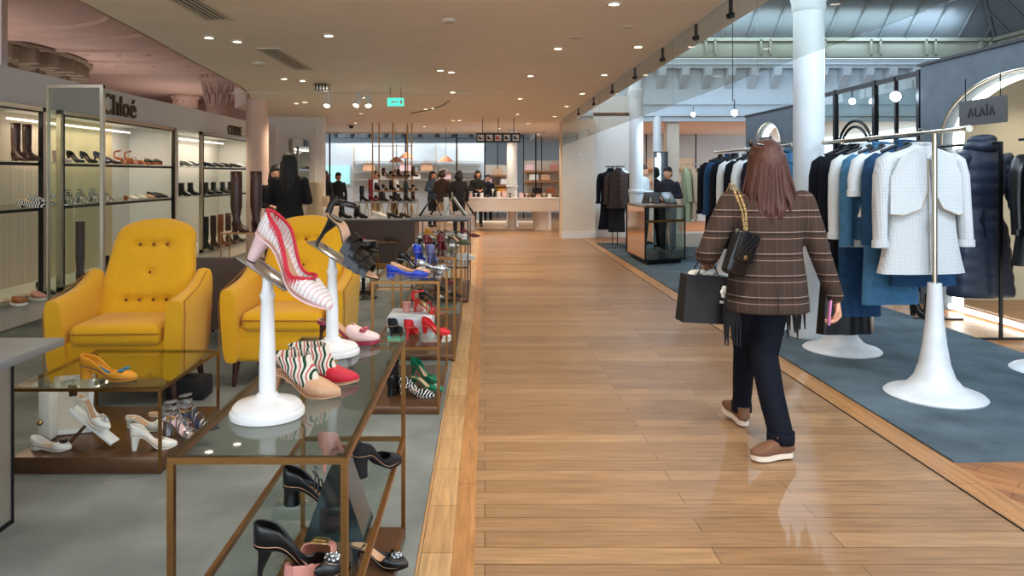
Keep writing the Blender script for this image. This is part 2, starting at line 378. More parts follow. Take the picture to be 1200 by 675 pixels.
# end pier right of the aisle
sbox('wall_end', m_cream, 1.84, 2.62, 17.6, 18.3, 0, CEIL)
sbox('wall_end_side', m_white, 2.62, 3.66, 17.9, 18.3, 0, CEIL + 0.6)
sbox('baseboard_end', m_white, 1.83, 2.64, 17.57, 17.62, 0, 0.16)
sbox('baseboard_side', m_white, 2.64, 3.66, 17.84, 17.9, 0, 0.2)
bm = new(); lathe(bm, [(0.05, 0), (0.05, 0.02), (0.04, 0.025)], n=16); tf(bm, Matrix.Translation((2.25, 17.6, 1.98)) @ Matrix.Rotation(PI / 2, 4, 'X')); struct('trim_10', bm, m_white)
# back walls
sbox('wall_back', m_bluewhite, -12, 12, 29.5, 29.7, 0, 4.2)
sbox('ceiling_back', m_bluewhite, -12, 12, 22.6, 29.7, 3.3, 3.4)
bm = new()
for i in range(34): box(bm, -11 + i * 0.66, -10.5 + i * 0.66, 28.9, 29.5, 2.95, 3.28, bev=0.05)
struct('trim_11', bm, m_bluewhite)
bm = new(); box(bm, -12, 1.84, 22.5, 22.6, CEIL - 0.05, CEIL + 0.3); struct('trim_12', bm, m_cream)
bm = new()
for x in (-4.7, -2.4, -0.85, 0.0, 1.55): box(bm, x - 0.02, x + 0.02, 22.5, 22.56, 0, CEIL - 0.05)
struct('window_frame', bm, m_dark)
# atrium far wall: header, corbelled cornice, iron beam, glass roof
sbox('wall_atrium', m_bluewhite, 2.14, 12.3, 18.0, 18.19, CEIL, 4.3)
bm = new()
for (y0, z0, z1) in ((17.9, 2.92, 3.0), (17.94, 3.2, 3.26), (17.7, 4.05, 4.12), (17.6, 4.12, 4.26)): box(bm, 2.15, 12.1, y0, 18.2, z0, z1)
struct('trim_13', bm, m_bluewhite)
bm = new()
for i in range(18):
    x = 2.5 + i * 0.55
    prism(bm, [(18.05, 3.56), (17.93, 3.62), (17.85, 3.78), (17.68, 3.88), (17.62, 4.05), (18.05, 4.05)], 0.17, 'x', x)
struct('trim_14', bm, m_bluewhite, True)
bm = new(); box(bm, 2.15, 12.2, 17.5, 17.7, 4.28, 4.34); box(bm, 2.15, 12.2, 17.5, 17.7, 4.66, 4.74); box(bm, 2.15, 12.2, 17.62, 17.68, 4.34, 4.66)
for i in range(10):
    for dx in (0, 0.22): box(bm, 2.6 + i * 1.3 + dx, 2.64 + i * 1.3 + dx, 17.5, 17.66, 4.3, 4.7)
box(bm, 12.0, 12.2, 2, 17.6, 4.28, 4.34); box(bm, 12.0, 12.2, 2, 17.6, 4.66, 4.74); box(bm, 12.1, 12.16, 2, 17.6, 4.34, 4.66)
struct('trim_15', bm, m_greenbeam)
sbox('wall_atrium_right', m_bluewhite, 12.2, 12.4, -4, 18.4, 0, 4.3)
m_roof = bpy.data.materials.new('milk_glass_roof'); m_roof.use_nodes = True; nt = m_roof.node_tree; nt.nodes.clear()
o_ = nt.nodes.new('ShaderNodeOutputMaterial'); mx_ = nt.nodes.new('ShaderNodeMixShader'); t_ = nt.nodes.new('ShaderNodeBsdfTranslucent'); d_ = nt.nodes.new('ShaderNodeBsdfPrincipled')
n_ = nt.nodes.new('ShaderNodeTexNoise'); n_.inputs['Scale'].default_value = 0.8; cr = nt.nodes.new('ShaderNodeMapRange'); cr.inputs['To Min'].default_value = 0.45; cr.inputs['To Max'].default_value = 0.75
nt.links.new(n_.outputs[0], cr.inputs[0]); nt.links.new(cr.outputs[0], mx_.inputs[0])
t_.inputs[0].default_value = rgb((100, 106, 110)); d_.inputs['Base Color'].default_value = rgb((118, 126, 130)); d_.inputs['Roughness'].default_value = 0.3
nt.links.new(t_.outputs[0], mx_.inputs[1]); nt.links.new(d_.outputs[0], mx_.inputs[2]); nt.links.new(mx_.outputs[0], o_.inputs[0])
def slab4(bm, a, b, c, d, t=0.03):
    n = (Vector(b) - Vector(a)).cross(Vector(d) - Vector(a)).normalized() * t
    loft(bm, [[Vector(p) for p in (a, b, c, d)], [Vector(p) + n for p in (a, b, c, d)]])
bm = new(); slab4(bm, (2.14, 17.6, 4.74), (12.1, 17.6, 4.74), (8.1, 13.6, 8.8), (2.14, 13.6, 8.8)); slab4(bm, (12.1, 17.6, 4.74), (12.1, 2, 4.74), (8.1, 2, 8.8), (8.1, 13.6, 8.8))
slab4(bm, (2.14, 13.6, 8.8), (8.1, 13.6, 8.8), (8.1, -2, 8.8), (2.14, -2, 8.8)); struct('ceiling_glass_roof', bm, m_roof)
bm = new()
for i in range(16):
    x = 2.5 + i * 0.62
    k = min(1.0, (12.1 - x) / 4)
    tube(bm, [(x, 17.54, 4.72), (x, 17.54 - 4 * k, 4.72 + 4.06 * k)], 0.028, 6)
for i in range(22):
    y = 17.0 - i * 0.7; k = 1.0 if y < 13.6 else (17.6 - y) / 4
    tube(bm, [(12.04, y, 4.72), (12.04 - 4 * k, y, 4.72 + 4.06 * k)], 0.028, 6)
tube(bm, [(12.06, 17.55, 4.72), (8.08, 13.56, 8.78)], 0.06, 6)
struct('trim_16', bm, mat('grey_glazing_bar', (88, 96, 98), 0.5, noise=0.05, nscale=5))

# columns
def column(x, y, r, top, m, label, base=0.42):
    t = thing('column', label, 'column', (x, y, 0))
    bm = new(); lathe(bm, [(r * 1.0, 0.2), (r, base + 0.7), (r * 1.0, top)], n=36); obj('shaft', bm, m, t)
    bm = new(); lathe(bm, [(r * 1.22, 0.013), (r * 1.22, 0.1), (r * 1.12, 0.15), (r * 1.1, 0.2), (r * 1.0, 0.24)], n=36); obj('base', bm, m, t)
    bm = new(); lathe(bm, [(r, 1.14), (r * 1.12, 1.15), (r * 1.15, 1.175), (r * 1.12, 1.2), (r, 1.21)], n=36); obj('collar', bm, m, t)
    if top > 4: bm = new(); lathe(bm, [(r, 3.0), (r * 1.1, 3.03), (r * 1.1, 3.08), (r * 1.2, 3.12), (r * 1.2, 3.18), (r, 3.2)], n=36); obj('neck_ring', bm, m, t)
    return t
m_col = mat('column_paint', (214, 222, 226), 0.45, noise=0.02, nscale=4)
column(2.99, 6.85, 0.135, 6.5, m_col, 'tall white round column beside the clothes rail, nearest to the aisle carpet')
column(3.0, 14.7, 0.135, 6.5, m_col, 'white round column behind the mirrored cash desk')
column(4.18, 18.0, 0.1, 3.0, m_col, 'slim white column at the far end of the clothes area')
column(0.78, 21.2, 0.15, CEIL, m_col, 'white column rising behind the white curved counter')
def pink_column(x, y, r, top, label):
    t = thing('column', label, 'column', (x, y, 0))
    bm = new(); lathe(bm, [(r, 0), (r, top - 0.75), (r * 1.08, top - 0.74), (r * 1.08, top - 0.70), (r, top - 0.69)], n=32); obj('shaft', bm, m_pink, t)
    bm = new(); lathe(bm, [(r, top - 0.7), (r * 1.02, top - 0.5), (r * 1.15, top - 0.3), (r * 1.55, top - 0.12), (r * 1.6, top - 0.08), (r * 1.6, top)], n=32)
    for k, (zz, rr, h) in enumerate(((top - 0.52, 1.1, 0.2), (top - 0.3, 1.26, 0.2))):
        for i in range(12):
            a = 2 * PI * (i + 0.5 * k) / 12
            caps(bm, ((r * rr * 0.95 * math.cos(a), r * rr * 0.95 * math.sin(a), zz - h / 2), 0.03), ((r * (rr + 0.12) * math.cos(a), r * (rr + 0.12) * math.sin(a), zz + h / 2), 0.035), n=6)
    for i in range(20):
        a = 2 * PI * i / 20; ell(bm, (r * 1.58 * math.cos(a), r * 1.58 * math.sin(a), top - 0.06), 0.035, 6)
    obj('capital', bm, m_pink, t)
pink_column(-5.78, 16.1, 0.23, 3.65, 'pink column with a leafy carved capital rising behind the shoe wall')
pink_column(-8.07, 20.0, 0.22, 3.65, 'further pink column whose carved capital just shows over the shoe wall')
bm = new(); lathe(bm, [(0.19, 0), (0.19, 3.64)], n=36); tag(obj('column', bm, mat('pale_pink_plaster', (222, 190, 172), 0.6, noise=0.03, nscale=4)), 'plain round pinkish column at the end of the shoe shelves', 'column').location = (-3.98, 13.0, 0)

# glass smoke curtain along the ceiling edge
for k, (y0, y1) in enumerate(((-1.0, 1.2), (1.21, 4.96), (4.97, 7.2), (7.21, 9.6), (9.61, 11.8), (11.81, 14.0), (14.01, 17.4))):
    bm = new(); box(bm, 1.818, 1.828, y0, y1 - 0.005, 2.18, CEIL + 0.01); o = obj('window_' + str(k + 1), bm, m_sglass, None, False); tag(o, kind='structure')
CL = [(y, ) for y in (1.6, 2.8, 3.95, 4.78, 5.5, 6.4, 7.6, 9.0, 10.6, 12.4, 14.4)]
cl0 = thing('glass_clamp', 'black clamp holding the glass smoke screen at the ceiling edge', 'clamp', (1.823, 1.6, CEIL), group='glass screen clamps')
bm = new(); box(bm, -0.012, 0.012, -0.012, 0.012, -0.13, 0.0); box(bm, -0.02, 0.02, -0.035, 0.035, -0.14, -0.1, bev=0.004); obj('clamp_body', bm, m_dark, cl0)
bm = new(); lathe(bm, [(0.014, 0), (0.014, 0.012)], n=12); tf(bm, Matrix.Translation((-0.032, 0, -0.12)) @ Matrix.Rotation(PI / 2, 4, 'Y')); obj('bolt', bm, m_dark, cl0)
ORD = ('first', 'second', 'third', 'fourth', 'fifth', 'sixth', 'seventh', 'eighth', 'ninth', 'tenth', 'eleventh', 'twelfth', 'thirteenth', 'fourteenth', 'fifteenth', 'sixteenth', 'seventeenth', 'eighteenth', 'nineteenth', 'twentieth')
cl0['label'] = 'black clamp holding the glass smoke screen, first from the camera'
for k, (y,) in enumerate(CL[1:]): dup(cl0, (1.823, y, CEIL), None, 'black clamp holding the glass smoke screen, ' + ORD[k + 1] + ' from the camera')

# slate shop front (right) with arch
def arch_wall(name, x0, x1, ya, yb, top, ac, aw, spring, rise, m, topslope=0.0):
    """wall in the yz plane from ya to yb with an arched opening centred at ac"""
    bm = new(); N = 24
    arch = [(ac - aw * math.cos(PI * i / N), spring + rise * math.sin(PI * i / N)) for i in range(N + 1)]
    if ac - aw > ya: prism(bm, [(ya, 0), (ac - aw, 0), (ac - aw, spring), (ac - aw, top), (ya, top)], x1 - x0, 'x', x0)
    prism(bm, [(ac + aw, 0), (yb, 0), (yb, top), (ac + aw, top), (ac + aw, spring)], x1 - x0, 'x', x0)
    for (a, b) in zip(arch, arch[1:]): prism(bm, [a, b, (b[0], top), (a[0], top)], x1 - x0, 'x', x0)
    o = struct(name, bm, m)
    return arch
ar = arch_wall('wall_right', 5.06, 5.3, 1.5, 8.62, 2.76, 7.05, 1.17, 1.92, 0.58, m_slate)
sbox('wall_right_cap', m_dark, 5.04, 5.32, 1.5, 8.66, 2.76, 2.79)
ar2 = arch_wall('wall_right_far', 5.06, 5.3, 11.85, 14.4, 2.62, 13.3, 0.62, 1.98, 0.46, m_slate)
sbox('wall_right_far_cap', m_dark, 5.04, 5.32, 11.85, 14.42, 2.62, 2.65)
def led(arch, x, label):
    c = sum(p[0] for p in arch) / len(arch)
    pts = [(arch[0][0] + 0.03, 0.05)] + [(p[0] + (c - p[0]) * 0.035, p[1] - 0.03) for p in arch] + [(arch[-1][0] - 0.03, 0.05)]
    rings = []
    for i, p in enumerate(pts):
        q = (p[0] + (c - p[0]) * 0.03, p[1] - (0.02 if 0 < i < len(pts) - 1 else 0))
        rings.append([Vector((x, p[0], p[1])), Vector((x + 0.1, p[0], p[1])), Vector((x + 0.1, q[0], q[1])), Vector((x, q[0], q[1]))])
    bm = new(); loft(bm, rings); tag(obj('arch_light', bm, m_led, None, False), label, 'light')
led(ar, 5.16, 'glowing white light strip lining the large slate archway')
led(ar2, 5.16, 'glowing white light strip lining the small far archway')
for (arch, nm, lb) in ((ar, 'arch_trim', 'brass edge trim around the large slate archway'), (ar2, 'arch_trim', 'brass edge trim around the small far archway')):
    bm = new(); tube(bm, [(5.06, arch[0][0], 0.02)] + [(5.06, p[0], p[1]) for p in arch] + [(5.06, arch[-1][0], 0.02)], 0.012, 6); tag(obj(nm, bm, m_steel), lb, 'trim')
bm = new(); box(bm, 5.12, 5.15, 5.9, 8.2, 0.03, 0.075); tag(obj('floor_light', bm, m_led, None, False), 'glowing light strip along the floor of the slate archway', 'light')
bm = new(); box(bm, 5.20, 5.21, 5.9, 8.2, 0.08, 2.6); tag(obj('window_9', bm, m_glass, None, False), kind='structure')
def hung_sign(x, ya, yb, z0, z1, zr, label, ls):
    t = thing('hanging_sign', label, 'sign', (x, (ya + yb) / 2, z0)); h = (yb - ya) / 2
    pbox('plate', mat('sign_grey', (62, 62, 62), 0.6, noise=0.1), t, -0.012, 0.012, -h, h, 0, z1 - z0)
    for s in (-0.75, 0.75):
        bm = new(); tube(bm, [(0, h * s, z1 - z0), (0, h * s, zr - z0)], 0.006, 6); obj('rod', bm, m_dark, t)
    bm = letters('ALAÏA', ls, 0.003, 0.001, 1.25); tf(bm, Matrix.Translation((-0.016, 0, (z1 - z0) / 2 - ls * 0.34)) @ Matrix.Rotation(-PI / 2, 4, 'Z') @ Matrix.Rotation(PI / 2, 4, 'X'))
    obj('lettering', bm, m_black, t, smooth=False)
hung_sign(5.02, 7.14, 7.84, 2.01, 2.27, 2.5, 'dark grey hanging sign reading ALAÏA in the large archway', 0.125)
hung_sign(5.02, 13.0, 13.55, 2.02, 2.18, 2.36, 'small dark hanging sign in the far archway above the walking woman', 0.08)
# room beyond the shop front
sbox('wall_far_right', m_cream, 9.4, 9.6, 2, 9.0, 0, 2.7)
sbox('wall_right_room', m_cream, 5.3, 9.6, 8.9, 9.0, 0, 2.75)
sbox('ceiling_right_room', m_ceil, 5.3, 9.6, 2, 9.0, 2.72, 2.8)
for (x, y) in ((6.2, 6.5), (7.6, 7.8), (6.4, 8.2), (7.4, 5.2)): spot(x, y, 2.68, 60, WARM, 130)
# black steel glazing between the shop fronts
bm = new()
for y in (8.75, 9.75, 10.85, 11.75): box(bm, 5.1, 5.16, y - 0.03, y + 0.03, 0, 2.74)
for z in (1.98, 2.7, 0.1): box(bm, 5.11, 5.15, 8.66, 11.8, z - 0.03, z + 0.03)
for y in (9.25,): box(bm, 5.11, 5.15, y - 0.018, y + 0.018, 0, 2.72)
for R in (0.5, 0.42):
    pts = [(5.13, 10.3 - R * math.cos(PI * i / 16), 1.75 + R * math.sin(PI * i / 16)) for i in range(17)]
    tube(bm, [(5.13, 10.3 - R, 0)] + pts + [(5.13, 10.3 + R, 0)], 0.02, 6)
struct('window_10', bm, m_dark)
bm = new(); box(bm, 5.125, 5.13, 8.7, 11.8, 0.1, 2.7); tag(obj('window_11', bm, m_glass, None, False), kind='structure')

# ------------------------------------------------------------------ ceiling fixtures
cl = thing('ceiling_light', 'small round recessed downlight in the beige ceiling', 'light', (DL[0][0], DL[0][1], CEIL), group='recessed ceiling downlights')
bm = new(); lathe(bm, [(0.04, -0.003), (0.042, -0.012), (0.062, -0.012), (0.066, -0.0005)], n=20, cap=False); obj('ring', bm, m_cream, cl)
bm = new(); lathe(bm, [(0.04, -0.004), (0.0005, -0.005)], n=16); obj('lens', bm, m_lens, cl)
ALLDL = DL + [(1.55, y) for y in (3.2, 5.4, 7.5, 9.6, 11.8, 14.0, 16.4)] + [(-2.35, 3.98), (-1.75, 5.42), (0.98, 5.62), (-0.42, 9.35), (-2.5, 10.2), (-1.15, 14.6), (-3.4, 13.4), (-0.75, 17.7), (-2.4, 7.2)]
for lo, hi, nm in ((-9, -1.9, 'over the armchairs and shoe wall'), (-1.9, -0.3, 'over the shoe tables'), (-0.3, 1.5, 'over the wooden aisle'), (1.5, 9, 'in the row beside the glass smoke screen')):
    for k, (x, y) in enumerate(sorted([q for q in ALLDL if lo <= q[0] < hi], key=lambda q: q[1])):
        lb = 'round recessed downlight ' + nm + ', ' + ORD[k] + ' from the camera'
        if (x, y) == DL[0]: cl['label'] = lb
        else: dup(cl, (x, y, CEIL), None, lb)
def flat_disc(x, y, r, nm, lb, m, cat, h=0.03):
    bm = new(); lathe(bm, [(r, 0), (r, -h * 0.6), (r * 0.8, -h), (0.001, -h)], n=20); o = tag(obj(nm, bm, m), lb, cat); o.location = (x, y, CEIL); return o
flat_disc(0.85, 7.0, 0.07, 'loudspeaker', 'flat round ceiling speaker nearest to the glass screen', m_cream, 'speaker', 0.012)
flat_disc(1.25, 6.5, 0.05, 'loudspeaker', 'small round ceiling sensor near the glass clamps', m_cream, 'sensor', 0.012)
flat_disc(-0.3, 6.2, 0.06, 'smoke_detector', 'round smoke detector over the middle of the aisle', m_cream, 'detector', 0.03)
flat_disc(-2.62, 8.6, 0.07, 'smoke_detector', 'round detector beside the long ceiling air slot', m_cream, 'detector', 0.03)
def dome(x, y, lb):
    t = thing('dome_camera', lb, 'camera', (x, y, CEIL)); bm = new(); lathe(bm, [(0.09, 0), (0.09, -0.02), (0.06, -0.03)], n=20); obj('mount', bm, m_cream, t)
    bm = new(); ell(bm, (0, 0, -0.04), (0.06, 0.06, 0.06)); obj('dome', bm, m_black, t)
dome(-3.45, 19.2, 'black dome camera under the ceiling by the far glazing')
def vent(x0, x1, y0, y1, lb):
    t = thing('ceiling_vent', lb, 'vent', ((x0 + x1) / 2, (y0 + y1) / 2, CEIL)); a = (x1 - x0) / 2; b = (y1 - y0) / 2
    bm = new()
    for s in (-1, 1): box(bm, s * a - 0.015 * s, s * a + 0.015 * s, -b, b, -0.012, 0); box(bm, -a, a, s * b - 0.015, s * b + 0.015, -0.012, 0)
    obj('vent_frame', bm, m_cream, t, False)
    pbox('slot_backing', m_black, t, -a, a, -b, b, -0.003, 0.0)
    for k in range(4): pbox('slat', m_cream, t, -a + (k + 1) * 2 * a / 5 - 0.006, -a + (k + 1) * 2 * a / 5 + 0.006, -b, b, -0.01, -0.002)
vent(-2.33, -2.12, 7.6, 9.1, 'long slotted air vent in the ceiling, the farther one')
vent(-2.32, -2.1, 4.5, 6.2, 'long slotted air vent in the ceiling, the nearer one at the photo top')
bm = new(); tube(bm, [(-0.62, 13.0, CEIL - 0.004), (-0.8, 13.9, CEIL - 0.004), (-1.1, 14.8, CEIL - 0.004), (-1.55, 15.6, CEIL - 0.004)], 0.012, 6); tag(obj('ceiling_track', bm, m_dark), 'thin dark curved groove in the ceiling beyond the exit sign', 'track')
bm = new(); box(bm, -4.0, 0.2, 11.65, 11.68, CEIL - 0.02, CEIL); tag(obj('ceiling_track', bm, m_cream, None, False), 'thin straight ceiling track carrying the white spotlights', 'track')
def track_light(x, y, tx, tz, lb):
    t = thing('track_light', lb, 'spotlight', (x, y, CEIL - 0.02)); d = Vector((tx, -0.5, tz)).normalized(); p = Vector((0, 0, -0.1))
    bm = new(); tube(bm, [(0, 0, 0), (0, 0, -0.1)], 0.01, 8); box(bm, -0.03, 0.03, -0.02, 0.02, -0.03, 0); obj('stem', bm, m_white, t)
    bm = new(); u, v = frame_of(d); loft(bm, [ring(p - d * 0.06, u, v, 0.035, 0.035, 16), ring(p - d * 0.05, u, v, 0.045, 0.045, 16), ring(p + d * 0.11, u, v, 0.05, 0.05, 16)]); obj('head', bm, m_white, t)
    bm = new(); loft(bm, [ring(p + d * 0.111, u, v, 0.042, 0.042, 16), ring(p + d * 0.118, u, v, 0.04, 0.04, 16)]); obj('lens', bm, m_lens, t)
    q = t.location + p + d * 0.17; spot(q.x, q.y, q.z, 80, NEUT, 70, 0.7, 0.04, tuple(q + d))
track_light(-2.46, 11.66, -0.1, -1.0, 'leftmost white spotlight on the ceiling track')
track_light(-1.98, 11.66, -0.35, -1.0, 'middle white spotlight on the ceiling track, tilted left')
track_light(-1.83, 11.66, 0.1, -1.0, 'rightmost white spotlight on the ceiling track')
t = thing('exit_sign', 'small glowing green exit sign hanging from the ceiling', 'sign', (-1.32, 11.0, 2.52))
pbox('sign_box', mat('exit_green', (72, 205, 178), 0.5, emit=1.3), t, -0.12, 0.12, -0.02, 0.02, 0, 0.12)
for s in (-0.08, 0.08):
    bm = new(); tube(bm, [(s, 0, 0.12), (s, 0, 0.28)], 0.004, 6); obj('rod', bm, m_dark, t)
bm = new(); box(bm, -0.03, 0.05, -0.026, -0.021, 0.05, 0.066); prism(bm, [(-0.03, 0.03), (-0.03, 0.09), (-0.07, 0.058)], 0.005, 'y', -0.026); box(bm, 0.07, 0.1, -0.026, -0.021, 0.025, 0.095); obj('arrow', bm, m_white, t, False)
t = thing('ceiling_box_light', 'square metal grille fixture on the ceiling near the left vent', 'light', (-2.33, 10.65, CEIL))
pbox('housing', m_steel, t, -0.1, 0.1, -0.1, 0.1, -0.1, 0, bev=0.01)
for k in range(4): pbox('fin', m_dark, t, -0.08 + k * 0.045, -0.06 + k * 0.045, -0.11, -0.1, -0.09, -0.01)
# hanging department sign
t = thing('hanging_sign', 'long black hanging sign with five small square pictograms', 'sign', (0.31, 17.0, 2.24))
pbox('sign_board', m_black, t, -0.5, 0.5, -0.02, 0.02, 0, 0.22)
for s in (-0.36, 0.0, 0.36):
    bm = new(); tube(bm, [(s, 0, 0.22), (s, 0, 0.56)], 0.008, 6); obj('rod', bm, m_dark, t)
for k in range(5):
    x = -0.4 + k * 0.2
    p = pbox('pictogram', mat('pict_white', (225, 222, 218), 0.6, noise=0.03), t, x - 0.07, x + 0.07, -0.026, -0.02, 0.04, 0.18)
    bm = new(); prism(bm, [(x - 0.05, 0.07), (x + 0.05, 0.07), (x + 0.05, 0.09), (x + 0.01, 0.1), (x - 0.03 + 0.01 * k, 0.15), (x - 0.05, 0.15)], 0.004, 'y', -0.03)
    obj('shoe_mark', bm, m_black if k != 2 else mat('mark_red', (190, 40, 50), 0.6, noise=0.03), p, False)

# shop lettering on the left fascia
def wall_word(txt, y, z, size, lb, m=m_letter, sp=1.0, bold=0.0):
    bm = letters(txt, size, 0.012, bold, sp); tf(bm, Matrix.Rotation(PI / 2, 4, 'Z') @ Matrix.Rotation(PI / 2, 4, 'X'))
    o = tag(obj('wall_lettering', bm, m, None, False), lb, 'sign'); o.location = (WX + 0.0, y, z); return o
wall_word('Chloé', 9.4, 2.25, 0.36, 'bronze letters reading Chloé on the white fascia', bold=0.002)
wall_word('CELINE', 13.75, 2.24, 0.24, 'bronze letters reading CELINE at the end of the fascia', sp=0.95)
# ================================================================== SHOES
HW = [(0, 0.0), (0.02, 0.016), (0.06, 0.024), (0.14, 0.029), (0.28, 0.028), (0.42, 0.027), (0.55, 0.033), (0.68, 0.040), (0.78, 0.038)]
TOES = {'point': [(0.86, 0.030), (0.94, 0.016), (0.985, 0.007), (1.0, 0.0)], 'round': [(0.88, 0.035), (0.95, 0.027), (0.985, 0.015), (1.0, 0.0)], 'square': [(0.9, 0.036), (0.97, 0.031), (0.99, 0.02), (1.0, 0.0)]}
SH = [(0, 0.058), (0.1, 0.062), (0.3, 0.066), (0.5, 0.06), (0.65, 0.05), (0.8, 0.036), (0.93, 0.024), (1.0, 0.012)]
def sole_z(s, hh, pl):
    if s < 0.2: k = 1 - 0.06 * s / 0.2
    elif s < 0.66: t = (s - 0.2) / 0.46; k = 0.94 * (0.5 + 0.5 * math.cos(PI * t))
    else: k = 0.0
    return pl + hh * k + (0.006 * max(0, (s - 0.8) / 0.2) ** 2)
def hw_at(s, toe): return lerp_tab(HW + TOES[toe], s)
def shoe_shell(bm, L, hh, pl, toe, cut, wk=1.0, hk=1.0, s0=0.0):
    NS, NT = 30, 9
    rings = []
    for i in range(NS + 1):
        u = i / NS; s = s0 + (1 - s0) * (0.5 - 0.5 * math.cos(PI * u))
        w = max(hw_at(s, toe) * wk, 0.0004); H = lerp_tab(SH, s) * hk; th = lerp_tab(cut, s) * PI; z0 = sole_z(s, hh, pl); r = []
        for j in range(-NT, NT + 1):
            t = th * j / NT; st = math.sin(abs(t)); ct = math.cos(t)
            x = math.copysign(w * st ** 0.55, j) if j else 0.0
            z = z0 + H / 2 * (1 - math.copysign(abs(ct) ** 0.75, ct))
            r.append(Vector((s * L, x, z)))
        rings.append(r)
    loft(bm, rings, cap=False, closed=False)
    bmesh.ops.remove_doubles(bm, verts=bm.verts, dist=0.0002)
def sole_slab(bm, L, hh, pl, toe, t=0.004, wk=1.04, up=0.0005, s0=0.0):
    NS = 26; rings = []
    for i in range(NS + 1):
        u = i / NS; s = s0 + (1 - s0) * (0.5 - 0.5 * math.cos(PI * u)); w = max(hw_at(s, toe) * wk, 0.001); z = sole_z(s, hh, pl) + up
        tt = t if not callable(t) else t(s, z)
        rings.append([Vector((s * L * 1.01 - 0.001, -w, z)), Vector((s * L * 1.01 - 0.001, w, z)), Vector((s * L * 1.01 - 0.001, w, z - tt)), Vector((s * L * 1.01 - 0.001, -w, z - tt))])
    loft(bm, rings)
def heel_mesh(bm, kind, L, hh, pl):
    top = hh + pl
    if kind == 'stiletto': rs = [(0.034, 0.024, 0.022, top + 0.003), (0.026, 0.014, 0.014, top * 0.72), (0.016, 0.0065, 0.0065, top * 0.4), (0.012, 0.0045, 0.0045, 0.0)]
    elif kind == 'block': rs = [(0.034, 0.028, 0.026, top + 0.003), (0.03, 0.024, 0.023, top * 0.6), (0.03, 0.025, 0.025, 0.0)]
    elif kind == 'cone': rs = [(0.032, 0.026, 0.024, top + 0.003), (0.024, 0.017, 0.017, top * 0.55), (0.02, 0.011, 0.011, 0.0)]
    else: rs = [(0.036, 0.03, 0.028, top + 0.004), (0.034, 0.03, 0.028, 0.0)]
    rings = []
    for i in range(len(rs) * 3 - 2):
        k = i / 3; a = rs[int(k)]; b = rs[min(int(k) + 1, len(rs) - 1)]; t = k - int(k); q = [a[n] + (b[n] - a[n]) * t for n in range(4)]
        rings.append([Vector((q[0] + q[1] * math.cos(2 * PI * j / 16) * (1 if math.cos(2 * PI * j / 16) > 0 else 1.15), q[2] * math.sin(2 * PI * j / 16), q[3])) for j in range(16)])
    loft(bm, rings)
def strap(bm, s, L, hh, pl, toe, h, bw=0.012, lean=0.0, wk=1.05, t=0.0025):
    rings = []
    z0 = sole_z(s, hh, pl); w = hw_at(s, toe) * wk
    for i in range(15):
        a = PI * i / 14; x = s * L + lean * math.sin(a) * 0.0 + lean * (i / 14 - 0.5)
        y = -w * math.cos(a); z = z0 + h * math.sin(a) ** 0.7 - 0.002; n = Vector((0, -math.cos(a), math.sin(a)))
        c = Vector((x, y, z)); ex = Vector((bw / 2, 0, -0.1 * bw))
        rings.append([c - ex, c + ex, c + ex + n * t, c - ex + n * t])
    loft(bm, rings)
def ankle_ring(bm, L, hh, pl, z, r=0.034, bw=0.009):
    c = Vector((0.13 * L + 0.012, 0, hh + pl + z)); rings = []
    for i in range(21):
        a = 2 * PI * i / 20; n = Vector((math.cos(a), math.sin(a) * 0.85, 0)); p = c + n * r + Vector((0, 0, 0.008 * math.cos(a)))
        rings.append([p, p + Vector((0, 0, bw)), p + n * 0.0025 + Vector((0, 0, bw)), p + n * 0.0025])
    loft(bm, rings, cap=False)
CUT = {'pump': [(0, 0.97), (0.1, 0.74), (0.3, 0.52), (0.5, 0.44), (0.6, 0.52), (0.68, 0.78), (0.72, 1.0), (1, 1)],
       'flat': [(0, 0.8), (0.1, 0.62), (0.3, 0.46), (0.5, 0.4), (0.62, 0.46), (0.72, 0.8), (0.76, 1.0), (1, 1)],
       'loafer': [(0, 0.97), (0.1, 0.74), (0.3, 0.62), (0.42, 0.7), (0.5, 1.0), (1, 1)],
       'sling': [(0, 0.3), (0.3, 0.25), (0.5, 0.34), (0.62, 0.5), (0.70, 0.85), (0.74, 1.0), (1, 1)],
       'mule': [(0, 0.04), (0.42, 0.04), (0.5, 0.5), (0.56, 0.9), (0.6, 1.0), (1, 1)],
       'boot': [(0, 1), (1, 1)]}
